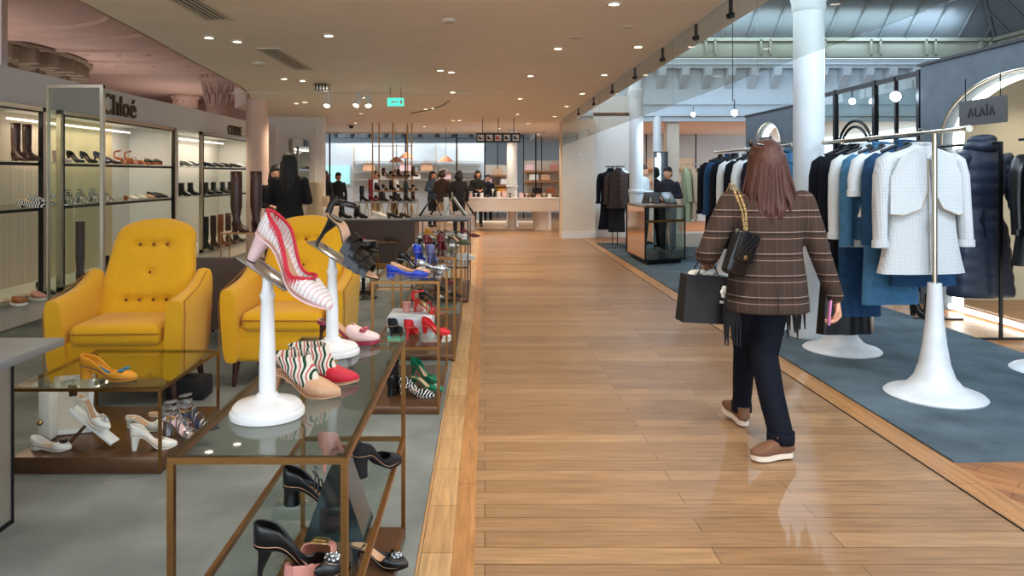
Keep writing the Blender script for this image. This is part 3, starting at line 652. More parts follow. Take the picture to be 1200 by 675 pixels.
def shoe(kind, loc, rz, label, c=m_black, c2=None, heel='stiletto', hh=0.085, L=0.245, toe='point', pl=0.004, ry=0.0, group=None, ins=None, deco=None, decom=None,
         shaft=0.1, heelm=None, scale=1.0, cat='shoe', name=None, detail=True, shaft_r=1.0):
    hh = hh if heel != 'none' else 0.0
    nm = name or {'pump': 'pump_shoe', 'flat': 'ballet_flat', 'loafer': 'loafer', 'sling': 'slingback_shoe', 'mule': 'mule_shoe', 'boot': 'boot', 'sandal': 'sandal', 'sneaker': 'sneaker', 'slipper': 'slipper'}[kind]
    t = thing(nm, label, cat, loc, rz, group, ry, scale)
    ins = ins or m_insole; c2 = c2 or c; heelm = heelm or c
    if kind in ('pump', 'flat', 'loafer', 'sling', 'mule', 'slipper'):
        bm = new(); shoe_shell(bm, L, hh, pl, toe, CUT['flat' if kind == 'flat' else kind] if kind != 'slipper' else CUT['mule'], s0=0.5 if kind in ('mule', 'slipper') else 0.0)
        obj('upper', bm, c, t, ang=80, mods=[('solid', 0.0022)])
        bm = new(); sole_slab(bm, L, hh, pl, toe, 0.0015, 0.93, 0.006 if kind not in ('mule', 'slipper') else 0.004); obj('insole', bm, ins, t)
    if kind == 'sneaker':
        bm = new(); shoe_shell(bm, L, hh, pl, toe, CUT['loafer'], 1.12, 1.25); obj('upper', bm, c, t, ang=80, mods=[('solid', 0.004)])
        bm = new(); sole_slab(bm, L, hh, pl, toe, pl, 1.2); obj('sole', bm, c2, t)
        bm = new()
        for k in range(4): strap(bm, 0.48 + 0.05 * k, L, hh, pl, toe, 0.078 - 0.007 * k, 0.005, 0.01, 0.7)
        obj('laces', bm, c2, t)
    elif kind == 'boot':
        bm = new(); shoe_shell(bm, L, hh, pl, toe, CUT['boot'], 1.1, 1.25)
        R = [(0.30 * L, 0.062, 0.034, 0.02), (0.25 * L, 0.05, 0.037, 0.06), (0.22 * L, 0.042, 0.036, 0.1)]
        sh = shaft
        R += [(0.22 * L, 0.044 * shaft_r, 0.040 * shaft_r, 0.1 + (sh - 0.1) * k / 4) if sh > 0.12 else (0.22 * L, 0.044, 0.038, 0.1 + 0.005 * k) for k in range(1, 5)]
        rings = [[Vector((x + a * math.cos(2 * PI * j / 18), b * math.sin(2 * PI * j / 18), hh + pl + z)) for j in range(18)] for x, a, b, z in R]
        loft(bm, rings, cap=False); bmesh.ops.remove_doubles(bm, verts=bm.verts, dist=0.0002)
        obj('upper', bm, c, t, ang=80, mods=[('solid', 0.003)])
        bm = new(); lathe(bm, [(0.04 * shaft_r, hh + pl + sh * 0.985 if sh > 0.12 else hh + pl + 0.112), (0.001, hh + pl + (sh * 0.985 if sh > 0.12 else 0.112))], (0.22 * L, 0, 0), 16); obj('lining', bm, m_black, t)
    elif kind == 'sandal':
        bm = new()
        strap(bm, 0.72, L, hh, pl, toe, 0.034, 0.014, 0.01); strap(bm, 0.62, L, hh, pl, toe, 0.045, 0.012, -0.014)
        if deco == 'ruffle':
            for k in range(6): strap(bm, 0.5 + 0.065 * k, L, hh, pl, toe, 0.068 - 0.006 * k + 0.006 * (k % 2), 0.024, 0.01 * (-1) ** k, 1.12)
        elif deco != 'two': strap(bm, 0.5, L, hh, pl, toe, 0.06, 0.009, 0.012)
        ankle_ring(bm, L, hh, pl, 0.055)
        if deco == 'strappy':
            ankle_ring(bm, L, hh, pl, 0.085, 0.033); ankle_ring(bm, L, hh, pl, 0.025, 0.035)
            strap(bm, 0.4, L, hh, pl, toe, 0.066, 0.008, -0.012); strap(bm, 0.3, L, hh, pl, toe, 0.075, 0.008, 0.01)
        shp = [Vector((0.0, 0, hh + pl)), Vector((-0.003, 0, hh + pl + 0.03)), Vector((0.006, 0, hh + pl + 0.06))]
        tube(bm, shp, 0.012, 8, 0.35)
        obj('straps', bm, c, t)
        bm = new(); sole_slab(bm, L, hh, pl, toe, 0.002, 0.98, 0.003); obj('insole', bm, ins, t)
    if kind not in ('sneaker',):
        bm = new()
        if heel == 'wedge': sole_slab(bm, L, hh, pl, toe, lambda s, z: max(z, 0.003), 1.04)
        elif pl > 0.01: sole_slab(bm, L, hh, pl, toe, pl, 1.05)
        else: sole_slab(bm, L, hh, pl, toe, 0.004, 1.02)
        obj('sole', bm, c2, t)
    if heel not in ('wedge', 'none') and kind != 'sneaker' and hh > 0.004:
        bm = new(); heel_mesh(bm, heel, L, hh, pl); obj('heel', bm, heelm, t)
    if deco and deco not in ('two', 'strappy', 'ruffle'):
        s = 0.8 if kind != 'loafer' else 0.62
        z = sole_z(s, hh, pl) + lerp_tab(SH, s) + 0.002; bm = new()
        if deco == 'brooch':
            for a in range(8): ell(bm, (s * L + 0.016 * math.cos(a * PI / 4), 0.018 * math.sin(a * PI / 4), z), 0.006, 8)
            ell(bm, (s * L, 0, z + 0.002), 0.008, 8); ell(bm, (s * L + 0.008, 0, z), 0.006, 8)
        elif deco == 'buckle':
            box(bm, s * L - 0.016, s * L + 0.016, -0.022, 0.022, z - 0.002, z + 0.004, bev=0.003)
            box(bm, s * L - 0.01, s * L + 0.01, -0.015, 0.015, z + 0.004, z + 0.008, bev=0.002)
        elif deco == 'bow':
            ell(bm, (s * L - 0.01, 0.022, z + 0.005), (0.014, 0.02, 0.008), 10); ell(bm, (s * L - 0.01, -0.022, z + 0.005), (0.014, 0.02, 0.008), 10); ell(bm, (s * L - 0.01, 0, z + 0.005), (0.007, 0.007, 0.009), 8)
        elif deco == 'laces':
            for k in range(4): strap(bm, 0.46 + 0.05 * k, L, hh, pl, toe, 0.066 - 0.006 * k, 0.004, 0.012, 0.6)
            for sg in (-1, 1): tube(bm, [(0.46 * L, 0, sole_z(0.46, hh, pl) + 0.068), (0.42 * L, sg * 0.018, sole_z(0.46, hh, pl) + 0.085), (0.47 * L, sg * 0.03, sole_z(0.46, hh, pl) + 0.07)], 0.0015, 5)
        obj(deco if deco != 'laces' else 'laces', bm, decom or m_crystal, t)
    return t
m_insole = mat('nude_leather', (206, 160, 124), 0.5, noise=0.04, nscale=60)
m_crystal = mat('crystal_stones', (200, 205, 210), 0.15, 0.8, noise=0.3, nscale=300)
m_blacksat = mat('black_leather', (14, 14, 16), 0.28, noise=0.1, nscale=80)
m_blacksuede = mat('black_suede', (16, 16, 18), 0.85, noise=0.1, nscale=200)
m_blue = mat('royal_blue_satin', (22, 60, 176), 0.32, noise=0.1, nscale=60)
m_lav = mat('slate_blue_satin', (84, 92, 138), 0.35, noise=0.1, nscale=60)
m_red = mat('red_suede', (196, 22, 28), 0.6, noise=0.08, nscale=90)
m_drk = mat('dark_red_leather', (104, 16, 30), 0.4, noise=0.1, nscale=60)
m_green = mat('emerald_satin', (8, 112, 78), 0.35, noise=0.1, nscale=60)
m_pinkl = mat('dusty_pink_leather', (200, 136, 124), 0.38, noise=0.06, nscale=60)
m_silver = mat('silver_leather', (190, 192, 196), 0.22, 0.9, noise=0.15, nscale=150)
m_yel = mat('ochre_suede', (222, 150, 34), 0.7, noise=0.08, nscale=150)
m_teal = mat('teal_bow', (20, 100, 130), 0.5, noise=0.05)
m_whitel = mat('white_leather', (230, 226, 214), 0.4, noise=0.03, nscale=60)
m_navy = mat('navy_satin', (22, 34, 70), 0.4, noise=0.05)
m_brown = mat('tan_leather', (150, 82, 40), 0.5, noise=0.12, nscale=60)
m_dbrown = mat('dark_brown_leather', (62, 34, 26), 0.4, noise=0.12, nscale=30)
m_berry = mat('berry_satin', (150, 34, 66), 0.4, noise=0.06)
m_pale = mat('pale_pink', (232, 196, 194), 0.5, noise=0.05)
m_crim = mat('crimson_suede', (200, 24, 50), 0.6, noise=0.05)
m_tick = stripes('red_white_stitching', (232, 228, 224), [(0.0105, 0.0, 0.0028, (206, 100, 110), 0.5)], 0.6, axis=0, wob=0.0)
m_embro = stripes('embroidered_ribbon', (222, 212, 196), [(0.022, 0.0, 0.006, (26, 66, 46), 1.0), (0.022, 0.009, 0.004, (190, 50, 60), 0.9)], 0.8, axis=0, wob=0.003)
m_seq = mat('black_sequins', (22, 22, 26), 0.25, 0.4, noise=0.8, nscale=400)
m_bw = stripes('black_white_spots', (20, 20, 20), [(0.02, 0, 0.008, (230, 230, 226), 1.0)], 0.5, axis=0, wob=0.006)
m_whitegl = mat('white_gloss', (232, 232, 230), 0.25, noise=0.01)

# ================================================================== SHOE TABLES
def shoe_table(x0, x1, y0, y1, zt, label, shelves=(0.43,), base=0.05, t=0.016, top=None, base_z=None, legm=None, cat='table', glass_top=True):
    r = thing('display_table', label, cat, ((x0 + x1) / 2, (y0 + y1) / 2, 0.012)); a, b = (x1 - x0) / 2, (y1 - y0) / 2; m = legm or m_bronze; z0 = -0.0
    for sx in (-1, 1):
        for sy in (-1, 1): pbox('leg', m, r, sx * a - sx * t, sx * a, sy * b - sy * t, sy * b, 0, zt - 0.0121 - t)
    def rails(nm, z):
        bm = new()
        for s in (-1, 1):
            box(bm, s * (a - 0.0004), s * (a - t), -b + t, b - t, z - t, z); box(bm, -a + 0.0004, a - 0.0004, s * (b - 0.0004), s * (b - t), z - t, z)
        obj(nm, bm, m, r, False)
    rails('top_frame', zt - 0.012)
    if glass_top: pbox('glass_top', m_tglass, r, -a + 0.002, a - 0.002, -b + 0.002, b - 0.002, zt - 0.0118, zt - 0.005)
    else: pbox('table_top', top, r, -a - 0.02, a + 0.02, -b - 0.02, b + 0.02, zt - 0.012, zt + 0.02, bev=0.004)
    for z in shelves:
        rails('shelf_frame', z - 0.012); pbox('glass_shelf', m_tglass, r, -a + t, a - t, -b + t, b - t, z - 0.0118, z - 0.006)
    if base: pbox('base', m_bronze_base, r, -a + 0.002, a - 0.002, -b + 0.002, b - 0.002, 0.0, base - 0.002, bev=0.003)
    return r
shoe_table(-0.75, -0.324, 1.75, 3.04, 0.833, 'nearest bronze and glass shoe table with two white shoe pedestals on top')
shoe_table(-0.705, -0.28, 4.61, 5.63, 0.84, 'second bronze and glass table along the aisle with blue shoes on top')
shoe_table(-0.68, -0.235, 5.95, 7.7, 0.84, 'third bronze and glass table along the aisle, behind the blue shoes')
shoe_table(-2.36, -1.61, 3.69, 4.51, 0.436, 'low wide bronze and glass table before the yellow armchairs', shelves=(), base=0.085, t=0.014)
shoe_table(-0.86, -0.19, 8.7, 10.2, 0.97, 'tall dark table with a grey stone top and black easels on it', shelves=(0.72, 0.42), base=0.05, top=m_greytop, glass_top=False, legm=m_dbrown)

def pedestal(x, y, z, h, rb, label, yaw, tilt, plen=0.17):
    t = thing('shoe_pedestal', label, 'shoe stand', (x, y, z), yaw)
    bm = new(); lathe(bm, [(rb, 0), (rb * 1.01, 0.006), (rb, 0.014), (rb * 0.93, 0.018), (rb * 0.93, 0.026), (rb * 0.85, 0.034), (rb * 0.55, 0.042), (rb * 0.32, 0.052), (rb * 0.25, 0.062)], n=40); obj('base', bm, m_whitegl, t)
    bm = new(); r = 0.021
    lathe(bm, [(r * 0.9, 0.05), (r * 1.08, 0.07), (r * 1.05, 0.16), (r * 0.92, h * 0.6), (r * 0.8, h - 0.07), (r * 0.95, h - 0.065), (r * 0.98, h - 0.055), (r * 0.8, h - 0.05), (r * 0.66, h - 0.03), (r * 0.6, h)], n=24); obj('pole', bm, m_whitegl, t)
    M = Matrix.Translation((0, 0, h)) @ Matrix.Rotation(tilt, 4, 'Y')
    bm = new(); box(bm, -plen / 2, plen / 2, -0.034, 0.034, 0.0, 0.007, M, bev=0.003)
    for s in (-1, 1): tube(bm, [M @ Vector((-plen / 2, s * 0.036, 0.006)), M @ Vector((plen / 2, s * 0.036, 0.006))], 0.0035, 8)
    obj('shoe_plate', bm, m_chrome, t)
    return t, M
PZ = 0.842
pa, MA = pedestal(-0.597, 2.04, PZ, 0.385, 0.1, 'tall white shoe pedestal nearest on the glass table', -0.3, 0.5)
pb, MB = pedestal(-0.5625, 2.74, PZ, 0.36, 0.1, 'white shoe pedestal further back on the nearest glass table', -0.3, 0.5, 0.2)
def on_plate(P, M, off, **k):
    w = Matrix.Translation(P.location) @ Matrix.Rotation(P.rotation_euler[2], 4, 'Z') @ M @ Vector(off); return tuple(w)
# star shoe on the nearest pedestal
s = shoe('pump', on_plate(pa, MA, (-0.085, 0, 0.009)), -0.3, 'red and white stitched pointed pump tilted on the nearest white pedestal', m_tick, ins=m_insole, heel='cone', hh=0.07, L=0.265, ry=0.5, heelm=m_pale, c2=m_pale, scale=1.12)
bm = new()
NS = 26; toplineL, toplineR = [], []
for i in range(NS + 1):
    q = i / NS * 0.705; w = hw_at(q, 'point'); H = lerp_tab(SH, q); th = lerp_tab(CUT['pump'], q) * PI; z = sole_z(q, 0.07, 0.004) + H / 2 * (1 - math.copysign(abs(math.cos(th)) ** 0.75, math.cos(th)))
    x = w * math.sin(th) ** 0.55; toplineL.append((q * 0.265, x, z)); toplineR.append((q * 0.265, -x, z))
tube(bm, toplineL + toplineR[::-1], 0.0042, 8); obj('topline_band', bm, m_crim, s)
bm = new()
for side in (toplineL, toplineR):
    for i in range(2, NS, 1):
        p = Vector(side[i]); sg = 1 if p.y > 0 else -1
        q = p + Vector((0.006, sg * 0.0045, -0.02)); a = [p + Vector((-0.0035, sg * 0.0015, 0)), p + Vector((0.0035, sg * 0.0015, 0)), q]
        loft(bm, [[v for v in a], [v + Vector((0, sg * 0.0012, 0.0002)) for v in a]])
obj('stitching', bm, m_crim, s, False)
shoe('sandal', on_plate(pb, MB, (-0.09, 0, 0.009)), -0.3, 'black strappy high heeled sandal tilted on the further white pedestal', m_blacksat, ins=m_insole, hh=0.1, L=0.25, ry=0.5, deco='ruffle', scale=1.15, toe='point', heelm=m_blacksat)
TOP = 0.841
shoe('mule', (-0.66, 2.93, TOP), -0.12, 'pink and white mule with dark heel at the far end of the nearest table', m_pale, c2=m_berry, heelm=m_dbrown, hh=0.075, L=0.25, toe='round', pl=0.012, deco='bow', decom=m_berry)
for k, (x, y, rz, c2, lb) in enumerate(((-0.66, 2.26, -0.25, m_insole, 'embroidered ribbon cuff shoe with beige toe on the nearest glass table'), (-0.64, 2.36, 0.0, m_crim, 'embroidered ribbon cuff shoe with red pointed toe on the nearest glass table'))):
    t = shoe('mule', (x, y, TOP), rz, lb, c2 if k else m_insole, heel='cone', hh=0.06, L=0.24, c2=m_insole, heelm=m_insole)
    bm = new(); rings = []
    for i in range(8):
        u = i / 7; cx = 0.13 - 0.085 * u * 0.3 + 0.0; zz = 0.035 + 0.085 * u; a = 0.052 + 0.008 * u; b_ = 0.036 + 0.012 * u
        rings.append([Vector((cx - 0.03 * u + a * math.cos(2 * PI * j / 24), b_ * math.sin(2 * PI * j / 24), zz + 0.02 * math.cos(2 * PI * j / 24) * -1 * (1 - u))) for j in range(24)])
    loft(bm, rings, cap=False); obj('embroidered_cuff', bm, m_embro, t, mods=[('solid', 0.003)])
SH1 = 0.427
shoe('pump', (-0.60, 1.93, SH1), 0.35, 'black pointed pump with crystal brooch on the glass shelf of the nearest table', m_blacksat, hh=0.1, L=0.24, deco='brooch', ins=m_insole, scale=1.05)
shoe('flat', (-0.485, 1.87, SH1), 1.45, 'dusty pink flat with gold buckle and beige inside on the lower glass shelf', m_pinkl, heel='block', hh=0.02, L=0.235, toe='round', deco='buckle', decom=m_brass, scale=1.12)
shoe('pump', (-0.63, 2.32, SH1 + 0.045), 0.05, 'black lace up shoe with chunky heel, toe resting on a grey wedge', m_blacksat, heel='block', hh=0.055, L=0.225, toe='round', deco='laces', decom=m_black, name='lace_up_pump')
bm = new(); prism(bm, [(-0.09, 0), (0.09, 0), (0.02, 0.2), (-0.02, 0.2)], 0.16, 'y', -0.08); tag(obj('display_wedge', bm, mat('smoked_mirror', (70, 82, 82), 0.12, 0.8, noise=0.1), None, False), 'smoky mirrored wedge stand on the lower glass shelf', 'stand').location = (-0.44, 2.25, SH1)
bm = new(); box(bm, -0.06, 0.06, -0.03, 0.03, 0, 0.042, bev=0.004); tag(obj('acrylic_block', bm, m_tglass), 'clear acrylic block under the black lace up shoe', 'stand').location = (-0.6, 2.33, SH1 + 0.001)
shoe('pump', (-0.46, 2.62, SH1), 0.9, 'black suede pump near the back of the lower glass shelf', m_blacksuede, heel='block', hh=0.07, L=0.22, toe='round')
shoe('pump', (-0.58, 2.66, SH1), 1.35, 'dusty pink high heeled pump at the back of the lower glass shelf', m_pinkl, hh=0.09, L=0.23)
shoe('sling', (-0.5, 2.78, 0.062), -0.3, 'black shoe with crystal brooch on the brown base of the nearest table', m_blacksat, hh=0.05, L=0.23, deco='brooch', heel='cone')
shoe('flat', (-0.42, 2.45, 0.062), 0.2, 'black flat with crystals on the brown base below the mirrored wedge', m_seq, heel='block', hh=0.015, L=0.22, deco='brooch')
# second table
T2 = 0.848; M2 = 0.438; B2 = 0.062
shoe('flat', (-0.63, 4.76, T2), -0.05, 'royal blue pointed flat with crystal buckle on the second table', m_blue, heel='block', hh=0.02, L=0.27, deco='brooch')
shoe('flat', (-0.62, 4.9, T2), -0.02, 'nude pointed flat lying behind the royal blue flat', m_insole, heel='block', hh=0.02, L=0.26, deco='brooch')
shoe('pump', (-0.6, 5.06, T2), -0.25, 'black pointed pump with white lining on the second table', m_blacksat, hh=0.075, L=0.25, ins=m_whitel, heel='cone')
shoe('pump', (-0.46, 5.02, T2), -0.05, 'grey beaded pump with crystal toe on the second table', m_silver, hh=0.02, L=0.22, deco='brooch', heel='block')
shoe('pump', (-0.49, 5.3, T2), 1.45, 'royal blue satin pump seen from its heel on the second table', m_blue, hh=0.095, L=0.23, deco='brooch')
shoe('pump', (-0.395, 5.32, T2), 1.5, 'slate blue satin pump seen from its heel on the second table', m_lav, hh=0.095, L=0.23)
t = thing('shoe_riser', 'white marbled box riser holding red shoes in the second table', 'box', (-0.52, 5.15, M2)); pbox('riser_body', m_marble, t, -0.14, 0.16, -0.13, 0.2, 0, 0.1, bev=0.004)
shoe('sandal', (-0.50, 5.2, M2 + 0.1), -0.35, 'red high heeled sandal with gold insole on the white box', m_red, ins=m_brass, hh=0.085, L=0.24)
shoe('mule', (-0.58, 5.24, M2 + 0.1), 0.1, 'red and clear block heeled mule on the white box', m_pinkl, hh=0.06, L=0.15, heel='block', toe='round')
shoe('pump', (-0.61, 4.82, M2), 1.45, 'black suede pump seen from its heel in front of the white box', m_blacksuede, hh=0.07, L=0.23)
shoe('pump', (-0.50, 4.78, M2), 1.45, 'bright red suede pump seen from its heel in front of the white box', m_red, hh=0.07, L=0.23)
shoe('pump', (-0.42, 4.98, M2), -0.3, 'red suede pointed pump at the right edge of the glass shelf', m_red, hh=0.05, L=0.2, heel='cone')
shoe('pump', (-0.52, 5.25, B2), -0.5, 'emerald satin pump at the back of the second table base', m_green, hh=0.09, L=0.24)
shoe('sling', (-0.5, 5.0, B2), -0.3, 'emerald slingback with crystal toe on the second table base', m_green, hh=0.07, L=0.24, deco='brooch')
shoe('boot', (-0.62, 4.82, B2), 1.2, 'black sequined ankle boot on the second table base', m_seq, hh=0.06, shaft=0.15, heel='block')
shoe('pump', (-0.56, 4.86, B2), -0.25, 'black and white spotted pump on the second table base', m_bw, hh=0.06, L=0.24, heel='cone')
# third table
shoe('pump', (-0.5, 6.25, T2), 1.3, 'dark red pump seen from its heel on the third table', m_drk, hh=0.09, L=0.23)
shoe('pump', (-0.38, 6.3, T2), 1.5, 'dark red pump beside its twin, right side of the third table', m_drk, hh=0.09, L=0.23)
shoe('sling', (-0.6, 6.6, T2), 0.4, 'black slingback at the back of the third table', m_blacksat, hh=0.08, L=0.23)
shoe('pump', (-0.55, 6.2, M2), 0.1, 'black patent pump on the glass shelf of the third table', m_blacksat, hh=0.05, L=0.23, deco='brooch', heel='cone')
shoe('pump', (-0.42, 6.35, M2), 0.3, 'black satin pump right of the patent pump, third table shelf', m_blacksuede, hh=0.06, L=0.23, deco='bow', decom=m_black)
shoe('sling', (-0.35, 7.0, T2), -0.5, 'green snake slingback at the right edge of the third table', mat('olive_snake', (60, 84, 50), 0.4, noise=0.5, nscale=120), hh=0.07, L=0.24)
shoe('pump', (-0.5, 7.2, M2), 0.3, 'dark red pump on the shelf at the back of the third table', m_drk, hh=0.07, L=0.23)
shoe('sneaker', (-0.55, 6.4, B2), 0.1, 'white sneaker on the base of the third table', m_whitel, L=0.26, heel='none', pl=0.025, toe='round')
# low table
LT = 0.444; LB = 0.097
shoe('pump', (-2.10, 3.86, LT), -0.12, 'ochre suede pointed pump with silver heel cup and teal bow on the low table', m_yel, heel='block', hh=0.05, L=0.28, deco='bow', decom=m_teal, heelm=m_yel, ins=m_teal, scale=1.12)
def picture_stand(x, y, z, w, h, rz, lean, label, m_in):
    t = thing('leaning_frame', label, 'frame', (x, y, z), rz); M = Matrix.Rotation(-lean, 4, 'X')
    bm = new()
    for (a, b, c, d) in ((-w / 2, w / 2, 0, 0.025), (-w / 2, w / 2, h - 0.025, h), (-w / 2, -w / 2 + 0.025, 0, h), (w / 2 - 0.025, w / 2, 0, h)): box(bm, a, b, -0.008, 0.008, c, d, M)
    obj('frame_border', bm, m_whitegl, t, False); bm = new(); box(bm, -w / 2 + 0.024, w / 2 - 0.024, -0.003, 0.003, 0.024, h - 0.024, M); obj('panel', bm, m_in, t, False)
    bm = new(); box(bm, -0.02, 0.02, 0.0, 0.008, 0, h * 0.9, Matrix.Translation((0, h * 0.5 * 0.9, 0)) @ Matrix.Rotation(0.42, 4, 'X')); obj('prop_leg', bm, m_bronze_base, t, False)
picture_stand(-2.24, 4.02, LB, 0.2, 0.31, 0.3, 0.3, 'white framed leaning panel on the base of the low table', m_cream)
t = thing('shoe_easel', 'white tilted shoe easel with brown prop leg on the low table base', 'stand', (-2.03, 3.84, LB), -0.1)
bm = new(); box(bm, -0.16, 0.13, -0.035, 0.035, -0.006, 0.006, Matrix.Translation((0.02, 0, 0.1)) @ Matrix.Rotation(0.62, 4, 'Y')); obj('tray', bm, m_whitegl, t, False)
bm = new(); box(bm, -0.1, 0.09, -0.012, 0.012, -0.006, 0.006, Matrix.Translation((-0.08, 0, 0.06)) @ Matrix.Rotation(-0.8, 4, 'Y')); obj('prop_leg', bm, m_bronze_base, t, False)
shoe('sling', (-2.14, 3.84, LB + 0.2), -0.1, 'white satin slingback with silver toe tilted on the white easel', m_whitel, hh=0.07, L=0.235, ry=0.5, deco='brooch')
shoe('pump', (-1.80, 3.77, LB), 0.35, 'white pointed pump with thin heel at the front corner of the low table', m_whitel, hh=0.075, L=0.22, heel='cone')
shoe('sling', (-1.99, 4.12, LB), -0.15, 'white slingback pump lying at the centre of the low table base', m_whitel, hh=0.055, L=0.24, heel='cone')
shoe('sling', (-1.90, 4.2, LB), 0.05, 'cream slingback pump just behind the white one on the low table base', m_insole, c2=m_whitel, hh=0.045, L=0.26, heel='cone')
shoe('sandal', (-1.74, 4.02, LB), -0.25, 'silver strappy sandal with block heel under the low glass top', m_silver, hh=0.075, L=0.235, heel='block', deco='strappy', scale=1.05, ins=m_pale)
shoe('sandal', (-1.71, 4.14, LB), -0.2, 'silver sandal with navy toe behind its twin on the low table base', m_silver, hh=0.075, L=0.24, heel='block', deco='strappy', scale=1.05, ins=m_navy, c2=m_navy)
shoe('flat', (-2.32, 3.8, LB), -0.05, 'white pointed flat with dark crystal buckle at the left of the low table', m_whitel, hh=0.012, heel='block', L=0.21, deco='brooch', decom=m_seq)
t = thing('ribbed_box', 'white ribbed upright box with a gold clasp at the left of the low table', 'box', (-2.32, 3.95, LB)); pbox('box_body', m_whitel, t, -0.035, 0.03, -0.04, 0.04, 0, 0.26, bev=0.01)
bm = new(); ell(bm, (-0.02, -0.045, 0.1), 0.016); obj('clasp', bm, m_brass, t)
t = thing('shoulder_bag', 'small black boxy bag on the carpet between the armchairs', 'bag', (-1.98, 4.98, 0.012)); pbox('bag_body', m_blacksuede, t, -0.13, 0.13, -0.09, 0.09, 0, 0.14, bev=0.02)
bm = new(); tube(bm, [(-0.12, -0.05, 0.13), (-0.06, -0.06, 0.155), (0.06, -0.06, 0.155), (0.12, -0.05, 0.13)], 0.006); obj('strap', bm, m_blacksat, t)
# left-most mirrored counter
t = thing('display_counter', 'grey topped counter with a mirrored side at the left edge', 'counter', (-2.55, 2.75, 0.012))
pbox('counter_top', m_greytop, t, -0.5, 0.645, -0.6, 0.62, 0.715, 0.75, bev=0.003)
bm = new(); box(bm, -0.45, 0.53, -0.5, 0.42, 0.0, 0.70); obj('counter_body', bm, mat('brushed_pewter', (176, 168, 156), 0.3, 0.7, noise=0.03, nscale=4), t, False)
bm = new(); box(bm, 0.53, 0.537, 0.418, 0.426, 0.0, 0.712); box(bm, 0.53, 0.535, -0.5, 0.42, 0.0, 0.02); obj('edge_trim', bm, m_dark, t, False)

# ================================================================== SHELF WALL on the left
def wall_frame(y0, y1, z0, z1, label, w=0.06, light=True):
    t = thing('shelf_unit', label, 'shelf', (WX, (y0 + y1) / 2, z0)); a = (y1 - y0) / 2; h = z1 - z0
    bm = new()
    for s in (-1, 1): box(bm, 0.0, 0.05, s * a, s * (a - w), 0, h)
    box(bm, 0.0, 0.05, -a, a, h - 0.045, h); box(bm, 0.0, 0.05, -a, a, 0, 0.05); obj('outer_frame', bm, m_steel, t, False)
    bm = new()
    for s in (-1, 1): box(bm, 0.01, 0.056, s * (a - w), s * (a - w - 0.014), 0.05, h - 0.045)
    box(bm, 0.01, 0.056, -a + w, a - w, h - 0.06, h - 0.045); obj('inner_frame', bm, m_dark, t, False)
    for z in (1.16, 1.625):
        p = pbox('glass_shelf', m_tglass, t, -0.66, 0.02, -a + 0.02, a - 0.02, z - z0, z - z0 + 0.012)
        pbox('shelf_edge', m_dark, p, 0.0, 0.022, -a + 0.02, a - 0.02, z - z0 - 0.03, z - z0)
    if light:
        pbox('shelf_light', mat('soft_shelf_led', (255, 248, 232), 0.5, emit=2.2), t, -0.6, -0.585, -a + 0.1, a - 0.1, h - 0.09, h - 0.07)
    return t
wall_frame(4.6, 7.74, 0.24, 2.2, 'steel framed shoe shelves at the far left of the wall')
wall_frame(8.0, 11.0, 0.24, 2.2, 'steel framed shoe shelves under the bronze Chloé letters')
wall_frame(12.0, 14.9, 0.24, 2.2, 'steel framed boot shelves at the right end of the shoe wall')
for (y0, y1) in ((5, 7.4), (8.2, 10.8), (12.2, 14.7)):
    area(WX - 0.35, (y0 + y1) / 2, 2.17, 0.3, y1 - y0 - 0.2, 17, (1.0, 0.86, 0.68), (0, 0, 0), 'shelf_top_lamp')
# free standing glazed frame
t = thing('glazed_screen', 'tall free standing metal framed glass screen before the shoe shelves', 'screen', (-3.55, 6.45, 0.012))
bm = new()
for s in (-1, 1): box(bm, s * 0.245, s * (0.245 - 0.012 if s < 0 else 0.245 - 0.03), -0.02, 0.02, 0, 2.27)
box(bm, -0.245, 0.245, -0.015, 0.015, 2.245, 2.27); box(bm, -0.245, 0.245, -0.02, 0.02, 0, 0.05); obj('screen_frame', bm, m_steel, t, False)
pbox('glass_pane', m_tglass, t, -0.233, 0.215, -0.003, 0.003, 0.05, 2.245)
X1 = WX - 0.12
def row(kind, y, z, label, x=X1, rz=-0.25, **k): return shoe(kind, (x, y, z), rz, label, **k)
S1, S2 = 1.638, 1.173
row('boot', 7.36, S1, x=-4.68, label='black and brown tall boot on the top shelf at the far left', rz=-0.5, c=m_dbrown, shaft=0.34, hh=0.03, heel='block', toe='round')
row('boot', 7.54, S1, x=-4.68, label='black and brown tall boot standing right beside its twin on the far left top shelf', rz=-0.5, c=m_dbrown, shaft=0.34, hh=0.03, heel='block', toe='round')
row('pump', 8.15, S1, 'blush and black pump leaning at the post, top shelf', c=m_pale, heel='block', hh=0.07)
row('pump', 8.42, S1, 'black pump first on the top shelf beyond the post', c=m_blacksat, hh=0.08)
row('pump', 8.7, S1, 'black strappy pump second on the top shelf', c=m_blacksuede, hh=0.08)
row('pump', 9.0, S1, 'dark blue pointed pump third on the top shelf', c=m_navy, hh=0.09)
row('loafer', 9.25, S1, 'low black loafer beside the dark blue pump', c=m_blacksat, hh=0.03, heel='block', toe='round')
row('sandal', 9.5, S1, 'tan wedge sandal, left one of two on the top shelf', c=m_brown, hh=0.08, heel='wedge', c2=m_brown, ins=m_brown, toe='round', scale=1.15)
row('sandal', 9.78, S1, 'tan wedge sandal, right one of two on the top shelf', c=m_brown, hh=0.08, heel='wedge', c2=m_brown, ins=m_brown, toe='round', scale=1.15)
row('slipper', 10.15, S1, 'black clog with tan sole, left one of two', c=m_blacksat, hh=0.03, pl=0.03, c2=m_brown, toe='round', heel='block', heelm=m_brown)
row('slipper', 10.42, S1, 'black clog with tan sole, right one of two', c=m_blacksat, hh=0.03, pl=0.03, c2=m_brown, toe='round', heel='block', heelm=m_brown)
